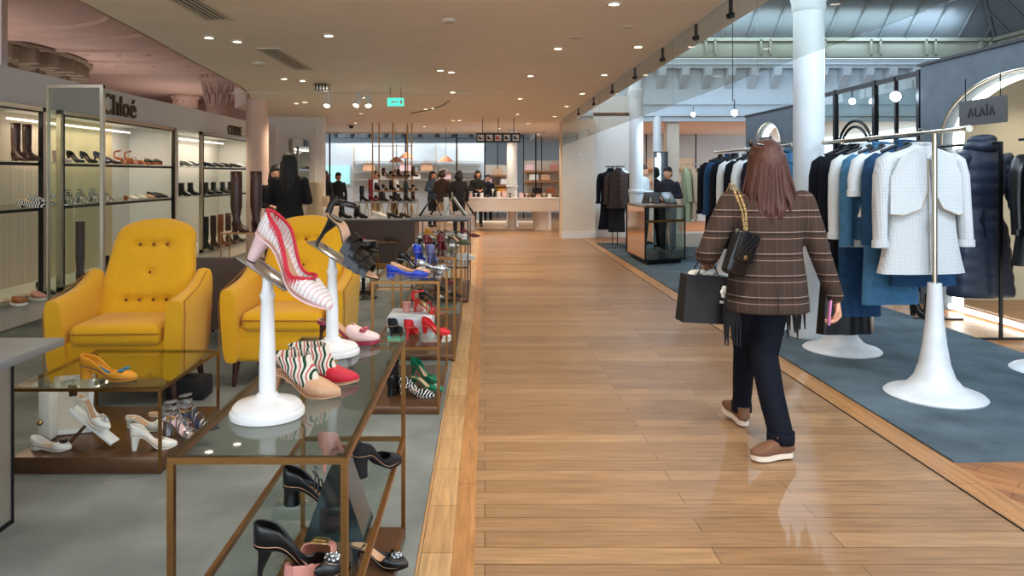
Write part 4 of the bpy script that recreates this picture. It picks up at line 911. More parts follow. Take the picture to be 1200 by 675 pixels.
row('slipper', 7.45, S2, x=-4.68, label='black and white slipper on the middle shelf at the far left', c=m_bw, hh=0.02, pl=0.04, toe='round', heel='block', scale=1.3)
row('sandal', 8.1, S2, 'grey strappy sandal behind the post on the middle shelf', c=m_silver, hh=0.03, heel='block')
for k, y in enumerate((8.35, 8.62, 8.9, 9.15)): row('sandal', y, S2, ('black and white striped strappy sandal, ' + ('first', 'second', 'third', 'fourth')[k] + ' from the left on the middle shelf'), c=m_bw, hh=0.06, heel='cone', deco='strappy', ins=m_whitel)
row('mule', 9.75, S2, 'white block heeled mule, left one of two on the middle shelf', c=m_whitel, hh=0.05, heel='block', heelm=m_brown, c2=m_brown)
row('mule', 9.98, S2, 'white block heeled mule, right one of two on the middle shelf', c=m_whitel, hh=0.05, heel='block', heelm=m_brown, c2=m_brown)
row('mule', 10.22, S2, 'beige and black mule on the middle shelf', c=m_insole, hh=0.05, heel='block')
row('loafer', 10.42, S2, 'black loafer with beige sole on the middle shelf', c=m_blacksat, hh=0.03, heel='block', c2=m_insole)
row('loafer', 10.62, S2, 'black loafer last on the middle shelf', c=m_blacksat, hh=0.02, heel='block')
BT = 0.245
row('boot', 8.62, BT, 'very tall dark brown boot leaning at the wall under the shelves', c=m_dbrown, shaft=0.66, hh=0.05, heel='block', rz=-0.3, shaft_r=1.15)
row('boot', 9.2, BT, 'black lace boot on the floor shelf beside the tall brown boot', c=m_blacksat, shaft=0.2, hh=0.05, heel='block', rz=-0.3)
row('boot', 9.45, BT, 'black ankle boot on the floor shelf right of the lace boot', c=m_blacksuede, shaft=0.16, hh=0.05, heel='block', rz=-0.3)
row('sneaker', 10.1, BT + 0.25, 'white sneaker low on the shelf behind the left armchair', c=m_whitel, c2=m_whitel, L=0.26, heel='none', pl=0.025, toe='round')
row('slipper', 7.2, BT, x=-4.68, label='pale brown slipper at the bottom left of the shoe wall', c=m_brown, hh=0.02, pl=0.02, toe='round', c2=m_whitel, scale=1.2)
row('slipper', 7.5, BT, x=-4.68, label='pale brown slipper second at the bottom left of the shoe wall', c=m_pinkl, hh=0.02, pl=0.02, toe='round', c2=m_whitel, scale=1.2)
row('pump', 7.85, BT, 'dark pump low on the floor shelf behind the post', c=m_blacksat, hh=0.06)
for k, (y, m, d) in enumerate(((11.55, m_silver, 'silver'), (11.85, m_silver, 'pale grey'), (12.5, m_navy, 'navy'), (12.95, m_blacksat, 'black'), (13.3, m_blacksuede, 'black suede'), (13.8, m_seq, 'dark sequined'), (14.2, m_silver, 'grey metallic'))):
    row('loafer', y, S1, d + ' low shoe number-less on the upper right boot shelf'.replace(' number-less', ''), c=m, hh=0.02, heel='block', toe='round')
tag(pbox('glass_shelf', m_tglass, None, WX - 0.66, WX, 11.34, 11.95, 1.615, 1.627), 'short upper glass shelf between the two framed shelf units', 'shelf')
tag(pbox('glass_shelf', m_tglass, None, WX - 0.66, WX, 11.34, 11.95, 1.15, 1.162), 'short middle glass shelf between the two framed shelf units', 'shelf')
for k, y in enumerate((11.5, 11.85, 12.5, 12.85, 13.3, 13.7)):
    row('boot', y, S2, ('black ankle boot with low heel, ' + ('first', 'second', 'third', 'fourth', 'fifth', 'sixth')[k] + ' from the left on the right hand shelves'), c=m_blacksat, shaft=0.17, hh=0.03, heel='block', toe='round', rz=-0.4)
for k, (y, m, d) in enumerate(((12.5, m_blacksat, 'black'), (12.85, m_dbrown, 'dark brown'), (13.2, m_brown, 'tan'), (13.6, m_dbrown, 'deep brown'), (14.0, m_blacksat, 'black leather'))):
    row('boot', y, BT, d + ' knee boot standing at the bottom of the right shelves, ' + ('leftmost', 'second', 'third', 'fourth', 'rightmost')[k], c=m, shaft=0.5, hh=0.05, heel='block', rz=-0.4, shaft_r=1.2)
# boot stand with tall brown boots
t = thing('side_table', 'small metal table holding very tall brown boots', 'table', (-2.62, 8.05, 0.012))
pbox('table_top', m_bronze, t, -0.2, 0.2, -0.14, 0.14, 0.855, 0.873)
for sx in (-1, 1):
    for sy in (-1, 1): pbox('leg', m_bronze, t, sx * 0.2, sx * 0.19, sy * 0.14, sy * 0.13, 0, 0.855)
shoe('boot', (-2.72, 8.02, 0.886), -0.6, 'very tall brown leather boot, left one on the small metal table', m_dbrown, shaft=0.6, hh=0.05, heel='block', shaft_r=1.45, L=0.26)
shoe('boot', (-2.53, 8.08, 0.886), -0.5, 'very tall brown leather boot, right one on the small metal table', m_dbrown, shaft=0.6, hh=0.05, heel='block', shaft_r=1.45, L=0.26)

# ================================================================== SEATING
def armchair():
    r = thing('armchair', 'mustard yellow button tufted armchair nearer to the shoe shelves, left one', 'armchair', (-2.35, 4.7, 0.012), 0.06, 'mustard yellow armchairs')
    W2 = 0.385
    # base box, rounded, seat deck
    bm = new(); box(bm, -W2 + 0.02, W2 - 0.02, 0.03, 0.62, 0.17, 0.40, bev=0.03, seg=4); obj('base', bm, m_mustard, r)
    # seat cushion
    bm = new(); box(bm, -W2 + 0.115, W2 - 0.115, 0.0, 0.5, 0.37, 0.50, bev=0.045, seg=5)
    for v in bm.verts:
        if v.co.z > 0.45: v.co.z += 0.025 * (1 - (v.co.x / 0.28) ** 2) * max(0, 1 - ((v.co.y - 0.25) / 0.28) ** 2)
    c = obj('seat_cushion', bm, m_mustard, r)
    bm = new(); tube(bm, [(-W2 + 0.125, 0.0, 0.45), (W2 - 0.125, 0.0, 0.45)], 0.005); obj('piping', bm, m_piping, c)
    # arms
    for s in (-1, 1):
        bm = new(); rings = []
        for i in range(9):
            u = i / 8; y = 0.0 + 0.56 * u; zt = 0.655 + 0.07 * u ** 1.5 + 0.16 * max(0, u - 0.55) ** 1.4; hw = 0.056 + 0.01 * u; xo = s * (W2 - 0.055 - 0.01 * u)
            prof = []
            for j in range(20):
                a = 2 * PI * j / 20; cs, sn = math.cos(a), math.sin(a)
                px = math.copysign(abs(cs) ** 0.5, cs) * hw; pz = math.copysign(abs(sn) ** 0.5, sn)
                zz = (zt + 0.17) / 2 + pz * (zt - 0.17) / 2
                lean = s * 0.03 * ((zz - 0.17) / 0.5)
                k = 0.93 if i in (0,) else 1.0
                prof.append(Vector((xo + px * k + lean, y, zz * (1 if i else 0.995))))
            rings.append(prof)
        loft(bm, rings); a_ = obj('arm', bm, m_mustard, r, ang=60)
        bm = new(); tube(bm, [(s * (W2 + 0.022), 0.012, 0.2), (s * (W2 + 0.03), 0.01, 0.56), (s * (W2 + 0.02), 0.03, 0.64), (s * (W2 + 0.018), 0.3, 0.69), (s * (W2 + 0.0), 0.52, 0.76)], 0.0035, 6); obj('piping', bm, m_piping, a_)
    # back with tufting
    btn = [(-0.09, 0.93), (0.0, 0.93), (0.09, 0.93), (0.0, 0.75), (-0.13, 0.575), (-0.045, 0.575), (0.045, 0.575), (0.13, 0.575)]
    bm = new(); NZ, NX = 44, 36
    def hw(z):
        if z > 0.93: q = (z - 0.93) / 0.17; return 0.27 * (1 - q ** 3.2) ** 0.5 if q < 1 else 0.0
        if z > 0.7: return 0.30 - 0.03 * (z - 0.7) / 0.23
        return 0.30 + 0.03 * (0.7 - z) / 0.4
    def by(x, z):
        return 0.50 + 0.26 * (z - 0.4) / 0.7
    rings = []
    for i in range(NZ + 1):
        z = 0.3 + 0.799 * (1 - (1 - i / NZ) ** 1.25); h = max(hw(z), 0.03); rr = []
        edge_t = min(1.0, (1.1 - z) / 0.06) if z > 1.04 else 1.0
        for j in range(NX + 1):
            u = -1 + 2 * j / NX; u = math.sin(u * PI / 2); x = u * h
            th = 0.105 * (max(0.0, 1 - abs(u) ** 4)) ** 0.5 * (0.45 + 0.55 * edge_t)
            wing = -0.05 * abs(u) ** 3 * (1 if z < 0.95 else 0.6)
            dz = sum(0.042 * math.exp(-((x - bx) ** 2 + (z - bz) ** 2) / 0.0009) for bx, bz in btn)
            dz += sum(0.009 * math.exp(-((z - bz) ** 2) / 0.0007) for bz in (0.93, 0.575)) * (abs(x) < 0.2)
            rr.append(Vector((x, by(x, z) - th + wing + dz, z)))
        for j in range(NX, -1, -1):
            u = math.sin((-1 + 2 * j / NX) * PI / 2); x = u * h; th = 0.06 * max(0.0, 1 - abs(u) ** 4) ** 0.5
            rr.append(Vector((x, by(x, z) + th + -0.05 * abs(u) ** 3 + 0.012, z)))
        rings.append(rr)
    loft(bm, rings); b = obj('backrest', bm, m_mustard, r, ang=70)
    bm = new()
    for bx, bz in btn: ell(bm, (bx, by(bx, bz) - 0.105 + 0.036, bz), (0.011, 0.007, 0.011), 10)
    obj('buttons', bm, m_button, b)
    for sx in (-1, 1):
        for sy in (0.07, 0.56):
            bm = new(); tube(bm, [(sx * (W2 - 0.07), sy, 0.18), (sx * (W2 - 0.05), sy + (0.04 if sy > 0.3 else -0.0), 0.0)], [0.026, 0.014], 10); obj('leg', bm, m_dbrown, r)
    return r
ch = armchair(); ch.scale = (1.06,) * 3
dup(ch, (-1.41, 5.14, 0.012), -0.02, 'mustard yellow button tufted armchair on the right, behind the white pedestals')
t = thing('bench', 'long brown grey upholstered bench back behind the armchairs', 'bench', (-2.0, 6.55, 0.012))
pbox('backrest', mat('taupe_upholstery', (98, 84, 80), 0.75, noise=0.06, nscale=80), t, -0.62, 0.62, -0.05, 0.05, 0.13, 0.76, bev=0.012)
pbox('seat', MATS['taupe_upholstery'], t, -0.62, 0.62, 0.05, 0.55, 0.3, 0.46, bev=0.03)
for x in (-0.58, 0.58):
    for y in (0.0, 0.5): pbox('leg', m_dark, t, x - 0.012, x + 0.012, y - 0.012, y + 0.012, 0, 0.3)
t = thing('bar_stool', 'round black padded stool on a single pole right of the armchairs', 'stool', (-1.47, 9.0, 0.012))
bm = new(); lathe(bm, [(0.15, 0.6), (0.17, 0.62), (0.175, 0.66), (0.16, 0.69), (0.001, 0.7)], n=28); obj('seat', bm, m_blacksat, t)
bm = new(); tube(bm, [(0, 0, 0), (0, 0, 0.61)], 0.022, 12); obj('pole', bm, m_dark, t)
bm = new(); lathe(bm, [(0.17, 0), (0.17, 0.01), (0.05, 0.03), (0.022, 0.06)], n=28); obj('base', bm, m_dark, t)
t = thing('side_table', 'low bronze table with shoes beside the black stool', 'table', (-1.75, 9.4, 0.012))
for sx in (-1, 1):
    for sy in (-1, 1): pbox('leg', m_bronze, t, sx * 0.36, sx * 0.345, sy * 0.3, sy * 0.285, 0, 0.5)
pbox('table_top', m_tglass, t, -0.36, 0.36, -0.3, 0.3, 0.48, 0.49); pbox('base', m_bronze_base, t, -0.36, 0.36, -0.3, 0.3, 0.02, 0.07)
shoe('sneaker', (-1.75, 9.35, 0.085), 0.0, 'white sneaker on the low table beside the black stool', m_whitel, L=0.27, heel='none', pl=0.03, toe='round')
shoe('loafer', (-1.35, 9.35, 0.085) if False else (-1.6, 9.45, 0.505), 0.1, 'black loafer on the low glass table beside the stool', m_blacksat, heel='block', hh=0.02)
# brown display block with shoes on it
t = thing('display_block', 'low brown display block with boots and shoes on its grey top', 'display', (-1.75, 12.4, 0.0))
m_taupe = mat('brown_lacquer', (74, 56, 46), 0.4, noise=0.08, nscale=5)
pbox('block_body', m_taupe, t, -0.8, 0.62, -0.4, 0.4, 0.02, 0.76); pbox('block_top', m_greytop, t, -0.83, 0.65, -0.43, 0.43, 0.76, 0.79, bev=0.01)
pbox('shelf', m_bronze, t, -0.6, 0.35, -0.62, -0.4, 0.42, 0.44); pbox('base', m_bronze, t, -0.8, 0.62, -0.6, -0.4, 0.02, 0.1)
for k, (x, kd, m, d) in enumerate(((-2.4, 'boot', m_blacksat, 'black ankle boot at the left end of the brown display block'), (-2.15, 'boot', m_blacksuede, 'black suede boot second on the brown display block'), (-1.85, 'sneaker', m_whitel, 'white soled shoe on the brown display block'), (-1.6, 'loafer', m_blacksat, 'black loafer in the middle of the brown display block'), (-1.4, 'loafer', m_dbrown, 'dark brown loafer at the right end of the brown display block'))):
    shoe(kd, (x, 12.2, 0.79), -0.2, d, m, hh=0.03, heel='block', toe='round', shaft=0.18, pl=0.02 if kd == 'sneaker' else 0.004)
shoe('loafer', (-1.6, 11.85, 0.44), 0.0, 'black loafer on the thin shelf of the brown display block', m_blacksat, hh=0.02, heel='block')
shoe('loafer', (-2.1, 11.85, 0.44), 0.0, 'dark red loafer on the thin shelf of the brown display block', m_drk, hh=0.02, heel='block')
# easels on the tall grey table
def easel(x, y, rz, lb, m=m_dark):
    t = thing('display_easel', lb, 'stand', (x, y, 0.99), rz); bm = new()
    for s in (-1, 1): tube(bm, [(0.13, s * 0.05, 0), (-0.03, s * 0.05, 0.26)], 0.006, 6)
    tube(bm, [(-0.14, 0, 0), (-0.03, 0, 0.26)], 0.006, 6); tube(bm, [(0.1, -0.06, 0.05), (0.1, 0.06, 0.05)], 0.006, 6); obj('easel_legs', bm, m, t)
    bm = new(); box(bm, -0.12, 0.15, -0.07, 0.07, 0, 0.01, Matrix.Translation((0.04, 0, 0.14)) @ Matrix.Rotation(0.95, 4, 'Y')); obj('easel_panel', bm, m, t, False)
    return t
easel(-0.66, 9.0, PI, 'leftmost black easel on the tall grey topped table'); easel(-0.55, 9.3, PI, 'black easel behind the leftmost one, tall grey topped table')
easel(-0.36, 9.0, 0.3, 'silver grey easel at the right of the tall grey topped table', m_steel); easel(-0.26, 9.3, 0.1, 'thin dark easel at the right edge of the tall grey topped table')
bm = new(); lathe(bm, [(0.035, 0), (0.035, 0.22), (0.03, 0.235), (0.001, 0.235)], n=16); tag(obj('white_cylinder', bm, m_whitel), 'white cylinder standing between the easels', 'container').location = (-0.47, 9.1, 0.99)
for k, (x, z, kd, m, d) in enumerate(((-0.72, 0.735, 'pump', m_yel, 'yellow pump on the top shelf of the tall grey topped table'), (-0.45, 0.735, 'mule', m_whitel, 'white mule on the top shelf of the tall grey topped table'), (-0.3, 0.735, 'pump', m_drk, 'dark red pump on the top shelf of the tall grey topped table'), (-0.6, 0.435, 'loafer', m_pinkl, 'pink loafer on the lower shelf of the tall grey topped table'), (-0.36, 0.435, 'sneaker', m_whitel, 'white sneaker on the lower shelf of the tall grey topped table'))):
    shoe(kd, (x, 8.9 + 0.1 * k, z), 0.2, d, m, hh=0.06 if kd != 'loafer' else 0.02, heel='cone' if kd != 'sneaker' else 'none', pl=0.02 if kd == 'sneaker' else 0.004)
t = thing('slatted_rack', 'brown slatted wooden rack inside the tall grey topped table', 'rack', (-0.45, 9.9, 0.06)); pbox('rack_rail', m_wood, t, -0.3, 0.22, -0.02, 0.02, 0.6, 0.64)
for k in range(9): pbox('slat', m_wood, t, -0.3 + k * 0.06, -0.28 + k * 0.06, -0.01, 0.01, 0.0, 0.6)
# ================================================================== GARMENTS
m_tweed = stripes('white_tweed', (212, 214, 212), [(0.015, 0, 0.005, (170, 176, 178), 0.5)], 0.9, bands2=[(0.015, 0, 0.005, (170, 176, 178), 0.5)])
m_denim = mat('mid_blue_denim', (72, 120, 156), 0.85, noise=0.16, nscale=22, bump=0.25, spec=0.15)
m_denim2 = mat('dark_blue_denim', (40, 72, 106), 0.85, noise=0.16, nscale=22, bump=0.25, spec=0.15)
m_wcotton = mat('white_cotton', (222, 230, 232), 0.85, noise=0.03, nscale=20, bump=0.1, spec=0.15)
m_nwool = mat('midnight_wool', (18, 22, 32), 0.85, noise=0.1, nscale=50, bump=0.1, spec=0.15)
m_puff = mat('navy_padded_nylon', (24, 36, 56), 0.5, noise=0.12, nscale=8, bump=0.3)
m_brownw = mat('brown_wool', (56, 42, 38), 0.85, noise=0.1, nscale=50)
m_sage = mat('sage_cotton', (150, 160, 128), 0.85, noise=0.05, nscale=30)
m_beigew = mat('beige_wool', (180, 160, 132), 0.85, noise=0.05, nscale=30)
def gring(z, rx, ry, ph, amp, n=36, yo=0.0):
    out = []
    for i in range(n):
        a = 2 * PI * i / n; cs, sn = math.cos(a), math.sin(a); k = 1 + amp * math.sin(7 * a + ph) + amp * 0.6 * math.sin(11 * a - ph)
        out.append(Vector((rx * math.copysign(abs(cs) ** 0.85, cs) * (1 + amp * 0.3 * math.sin(5 * a + ph)), yo + ry * k * math.copysign(abs(sn) ** 0.75, sn), z)))
    return out
def garment(kind, loc, rz, L, m, label, group=None, w=1.0, sleeve=0.6, flare=1.0, collar='collar', buttons=True, name='jacket', cat='jacket', m2=None, amp=0.1, fine=True, trim=None):
    """hangs from loc (the rail) downwards; local x = width, -y = front"""
    t = thing(name, label, cat, loc, rz, group); ph = random.random() * 6
    if kind == 'trousers':
        for s in (-1, 1):
            bm = new(); loft(bm, [gring(-0.12 - L * k / 6, 0.085 * w * (1 + 0.2 * k / 6 * flare), 0.045, ph + k, amp) for k in range(7)], True); tf(bm, Matrix.Translation((s * 0.075 * w, 0, 0))); obj('leg', bm, m, t)
        bm = new(); loft(bm, [gring(-0.1, 0.15 * w, 0.04, ph, 0.02), gring(-0.16, 0.16 * w, 0.05, ph, 0.03), gring(-0.34, 0.165 * w, 0.05, ph, 0.03)]); obj('waist', bm, m, t)
        return t
    if kind == 'skirt':
        bm = new(); loft(bm, [gring(-0.1 - L * k / 7, (0.15 + 0.06 * flare * k / 7) * w, 0.045 + 0.02 * k / 7, ph, amp * (0.3 + k / 7), 48) for k in range(8)]); obj('panel', bm, m, t)
        bm = new(); loft(bm, [gring(-0.085, 0.152 * w, 0.047, ph, 0), gring(-0.125, 0.156 * w, 0.05, ph, 0)]); obj('waistband', bm, m2 or m, t)
        return t
    tab = [(-0.075, 0.055, 0.045), (-0.1, 0.085, 0.05), (-0.125, 0.15, 0.055), (-0.15, 0.2, 0.06), (-0.19, 0.215, 0.065), (-0.3, 0.215, 0.075)]
    n = 7
    for k in range(1, n + 1):
        u = k / n; tab.append((-0.3 - (L - 0.3) * u, 0.215 - 0.02 * math.sin(PI * u) + 0.05 * flare * u * u, 0.075 + 0.02 * flare * u))
    bm = new(); loft(bm, [gring(z, rx * w, ry, ph, amp * max(0, (-z - 0.2)) / max(L - 0.2, 0.2)) for z, rx, ry in tab]); b = obj('body', bm, m, t, ang=70)
    for s in (-1, 1):
        if sleeve <= 0: break
        pts = [(s * 0.185 * w, 0, -0.165), (s * 0.225 * w, 0, -0.2), (s * 0.25 * w, -0.005, -0.3), (s * 0.262 * w, -0.012, -0.165 - sleeve * 0.55), (s * 0.27 * w, -0.03, -0.165 - sleeve)]
        bm = new(); tube(bm, pts, [0.055, 0.066, 0.062, 0.056, 0.052], 16, 0.8); o = obj('sleeve', bm, m, t, ang=60)
        if fine:
            bm = new(); tube(bm, [Vector(pts[-1]) + Vector((0, 0, 0.045)), Vector(pts[-1]) + Vector((0, 0, -0.003))], 0.056, 16, 0.82); obj('cuff', bm, m2 or m, o)
    if not fine: return t
    if collar == 'collar':
        bm = new()
        for s in (-1, 1):
            loft(bm, [[Vector((s * 0.055, 0.02, -0.06)), Vector((s * 0.058, -0.03, -0.07)), Vector((s * 0.012, -0.07, -0.16)), Vector((s * 0.05, -0.078, -0.17)), Vector((s * 0.095, -0.055, -0.11)), Vector((s * 0.08, 0.02, -0.085))],
                      [Vector((s * 0.055, 0.02, -0.055)), Vector((s * 0.058, -0.036, -0.065)), Vector((s * 0.012, -0.08, -0.16)), Vector((s * 0.05, -0.088, -0.17)), Vector((s * 0.1, -0.065, -0.105)), Vector((s * 0.085, 0.02, -0.078))]])
        tube(bm, [(-0.06, -0.02, -0.065), (-0.045, 0.04, -0.055), (0.045, 0.04, -0.055), (0.06, -0.02, -0.065)], 0.012, 8, 2.0); obj('collar', bm, m2 or m, t)
    elif collar == 'band':
        bm = new(); pts = [(0.062 * math.cos(a * PI / 10), 0.045 * math.sin(a * PI / 10), -0.075) for a in range(21)]; tube(bm, pts, 0.012, 8); obj('collar', bm, m2 or m, t)
    elif collar == 'scarf':
        bm = new()
        for k, (r, z, th) in enumerate(((0.1, -0.11, 0.05), (0.08, -0.05, 0.045))):
            pts = [(r * math.cos(a * PI / 12), r * 0.75 * math.sin(a * PI / 12), z + 0.02 * math.sin(a * 0.7)) for a in range(25)]; tube(bm, pts, th, 12)
        obj('padded_collar', bm, m2 or m, t)
    bm = new(); tube(bm, [(0.0, -0.066, -0.17), (0.0, -0.083, -0.3), (0.0, -0.085 - 0.02 * flare, -L * 0.98)], 0.007, 8, 0.5); obj('front_placket', bm, m2 or m, t)
    if buttons:
        bm = new()
        for k in range(5): ell(bm, (0.012, -0.09 - 0.004 * k * flare, -0.26 - (L - 0.35) * k / 5), 0.009, 8)
        obj('buttons', bm, trim or m_steel, t)
    return t
HANG = {}
def hanger(loc, rz, label, m=None, group=None):
    t = thing('clothes_hanger', label, 'hanger', loc, rz, group)
    key = 'steel' if m is None else m.name
    if key not in HANG:
        bm = new(); hook = [(0.0, 0, -0.07), (0.0, 0, -0.03)] + [(0.02 * math.cos(a) + 0.0, 0, 0.0 + 0.02 * math.sin(a)) for a in [(-PI / 2 + k * PI * 1.35 / 10) for k in range(11)]]
        tube(bm, hook, 0.003, 6); h = obj('hook', bm, m_steel, t)
        bm = new(); tube(bm, [(-0.19, 0, -0.135), (-0.1, 0, -0.1), (0, 0, -0.07), (0.1, 0, -0.1), (0.19, 0, -0.135)], 0.011, 8); g = obj('shoulder_bar', bm, m or m_black, t)
        HANG[key] = (h, g)
    else:
        for q in HANG[key]: c = q.copy(); COL.objects.link(c); c.parent = t
    return t
def rail(x, y0, y1, z, label, stands, r=0.013):
    t = thing('clothes_rail', label, 'clothes rail', (x, (y0 + y1) / 2, 0.012)); h = (y1 - y0) / 2
    bm = new(); tube(bm, [(0, -h, z), (0, h, z)], r, 14); tube(bm, [(0, -h - 0.02, z), (0, -h + 0.02, z)], r * 1.7, 14); tube(bm, [(0, h - 0.02, z), (0, h + 0.02, z)], r * 1.7, 14); obj('hanging_bar', bm, m_steel, t)
    for y in stands:
        yy = y - (y0 + y1) / 2
        bm = new(); tube(bm, [(0, yy, 0.74), (0, yy, z)], 0.017, 14); obj('pole', bm, m_steel, t)
        bm = new(); lathe(bm, [(0.305, 0.0), (0.31, 0.012), (0.295, 0.026), (0.23, 0.045), (0.17, 0.075), (0.125, 0.13), (0.095, 0.22), (0.072, 0.36), (0.055, 0.52), (0.046, 0.7), (0.043, 0.76), (0.015, 0.76)], n=44)
        tf(bm, Matrix.Translation((0, yy, 0))); obj('marble_trumpet_base', bm, m_marble, t)
    return t
RZ = 1.79
rail(3.03, 4.66, 6.62, RZ - 0.012, 'steel clothes rail on two white marble trumpet bases, nearest', (5.0, 6.3))
rail(2.96, 7.15, 9.5, RZ - 0.012, 'second steel clothes rail with a marble trumpet base behind the walking woman', (7.4, 9.2))
rk1 = [('jacket', 5.16, 0.12, 0.97, m_tweed, 'white tweed coat with band collar facing the aisle, first on the nearest rail', dict(w=1.2, sleeve=0.62, flare=1.0, collar='band', buttons=False, name='coat', cat='coat', amp=0.03)),
       ('jacket', 5.34, 0.1, 0.74, m_denim2, 'dark blue denim jacket behind the white tweed coat', dict(w=1.12, sleeve=0.62, flare=0.2, trim=m_brass)),
       ('jacket', 5.5, 0.1, 0.6, m_wcotton, 'white short sleeved top between two denim jackets', dict(w=1.2, sleeve=0.28, flare=0.3, collar='band', name='top', cat='top')),
       ('jacket', 5.66, 0.1, 0.78, m_denim, 'mid blue denim jacket third from the front of the nearest rail', dict(w=1.14, sleeve=0.66, flare=0.2, trim=m_brass)),
       ('jacket', 5.84, 0.1, 0.85, m_wcotton, 'white long sleeved jacket between blue denim and black wool', dict(w=1.15, sleeve=0.62, flare=0.2)),
       ('jacket', 6.04, 0.1, 0.95, m_nwool, 'midnight wool blazer next to the last on the nearest rail', dict(w=1.1, sleeve=0.66, flare=0.2, name='blazer', cat='blazer')),
       ('jacket', 6.22, 0.1, 1.0, m_nwool, 'black wool coat last on the nearest rail by the white column', dict(w=1.1, sleeve=0.66, flare=0.2, name='coat', cat='coat'))]
for k, (kd, y, rz, L, m, lb, kw) in enumerate(rk1):
    garment(kd, (3.03, y, RZ), rz, L, m, lb, **kw)
    hanger((3.03, y, RZ + 0.013), rz, 'steel hook hanger on the nearest rail carrying the ' + ('white tweed coat', 'dark blue denim jacket', 'white short sleeved top', 'mid blue denim jacket', 'white long sleeved jacket', 'midnight wool blazer', 'black wool coat')[k])
bm = new()
c = bpy.data.objects['coat']
for s in (-1, 1):                     # cropped jacket layer over the long tweed coat
    pts = [(s * 0.012, -0.085, -0.18), (s * 0.02, -0.1, -0.4), (s * 0.08, -0.112, -0.52), (s * 0.2, -0.105, -0.565), (s * 0.268, -0.06, -0.56), (s * 0.262, -0.06, -0.3), (s * 0.2, -0.075, -0.17), (s * 0.07, -0.07, -0.11)]
    loft(bm, [[Vector(p) for p in pts], [Vector(p) + Vector((0, 0.03, 0)) for p in pts]])
obj('cropped_jacket_layer', bm, m_tweed, c, ang=30)
bm = new()
for s in (-1, 1):
    tube(bm, [(s * 0.012, -0.09, -0.18), (s * 0.02, -0.104, -0.4), (s * 0.08, -0.116, -0.52), (s * 0.2, -0.109, -0.565), (s * 0.268, -0.064, -0.56)], 0.004, 6)
obj('edge_braid', bm, m_beigew, c)
bm = new(); box(bm, -0.02, 0.02, -0.125, -0.122, -0.66, -0.56); obj('swing_tag', bm, m_whitegl, c, False)
garment('trousers', (3.0, 5.95, RZ - 0.3), 0.1, 1.0, m_denim2, 'dark denim trousers hanging below the white long sleeved jacket', w=1.0, name='trousers', cat='trousers')
garment('trousers', (3.05, 5.58, RZ - 0.32), 0.1, 0.82, m_denim, 'mid blue denim trousers below the blue denim jackets', w=1.25, name='trousers', cat='trousers')
garment('skirt', (3.2, 5.44, RZ - 0.38), 0.1, 0.62, m_denim2, 'dark denim skirt behind the white tweed coat', w=1.2, name='skirt', cat='skirt')
garment('skirt', (2.92, 6.0, RZ - 0.55), 0.1, 0.92, m_blacksat, 'shiny black skirt hanging almost to the trumpet base', w=1.15, name='skirt', cat='skirt')
rk2 = [(7.35, m_denim, 'blue denim jacket first on the second rail behind the woman', 0.75), (7.65, m_nwool, 'midnight jacket second on the second rail', 0.95), (7.95, m_wcotton, 'white jacket with short hem third on the second rail', 0.6), (8.2, m_nwool, 'black long coat fourth on the second rail', 1.2),
       (8.45, m_wcotton, 'white shirt fifth on the second rail', 0.75), (8.7, m_nwool, 'midnight coat sixth on the second rail', 1.15), (8.95, m_denim2, 'dark denim jacket seventh on the second rail', 0.8), (9.2, m_nwool, 'black coat last on the second rail', 1.1)]
for k, (y, m, lb, L) in enumerate(rk2):
    garment('jacket', (2.96, y, RZ), 0.1, L, m, lb, w=1.12, sleeve=0.6 if 'short' not in lb else 0.3, flare=0.3)
    hanger((2.96, y, RZ + 0.013), 0.1, 'hanger on the second rail carrying the ' + lb.split(' second rail')[0].replace(' on the', ''))
# rail facing the camera further back
def cross_rail(x0, x1, y, z, label, m=m_dark):
    t = thing('clothes_rail', label, 'clothes rail', ((x0 + x1) / 2, y, 0.012)); h = (x1 - x0) / 2; bm = new(); tube(bm, [(-h, 0, z), (h, 0, z)], 0.012, 10); obj('hanging_bar', bm, m, t)
    for s in (-1, 1):
        bm = new(); tube(bm, [(s * h, 0, 0), (s * h, 0, z)], 0.012, 10); box(bm, s * h - 0.015, s * h + 0.015, -0.25, 0.25, 0, 0.02); obj('post', bm, m, t)
cross_rail(3.95, 5.4, 14.9, 1.7, 'far steel clothes rail full of dark garments behind the cash desk', m_steel)
fm = [m_sage, m_beigew, m_nwool, m_blacksuede, m_nwool, m_brownw, m_nwool, m_nwool, m_blacksuede, m_nwool]
for k, m in enumerate(fm):
    lb = ('sage green', 'beige', 'midnight', 'black suede', 'midnight', 'dark brown', 'midnight', 'midnight', 'black suede', 'midnight')[k]
    garment('jacket', (4.05 + 0.135 * k, 14.9, 1.715), 1.45, (1.15, 1.1, 0.9, 1.0, 0.95, 1.0, 1.15, 0.9, 0.95, 1.2)[k], m, lb + ' garment, number word'.replace(', number word', ' ') + ('leftmost', 'second from left', 'third from left', 'fourth from left', 'fifth from left', 'sixth from left', 'seventh from left', 'eighth from left', 'ninth from left', 'rightmost')[k] + ' on the far clothes rail', w=0.95, sleeve=0.58, flare=0.0, fine=False, name='coat', cat='coat')
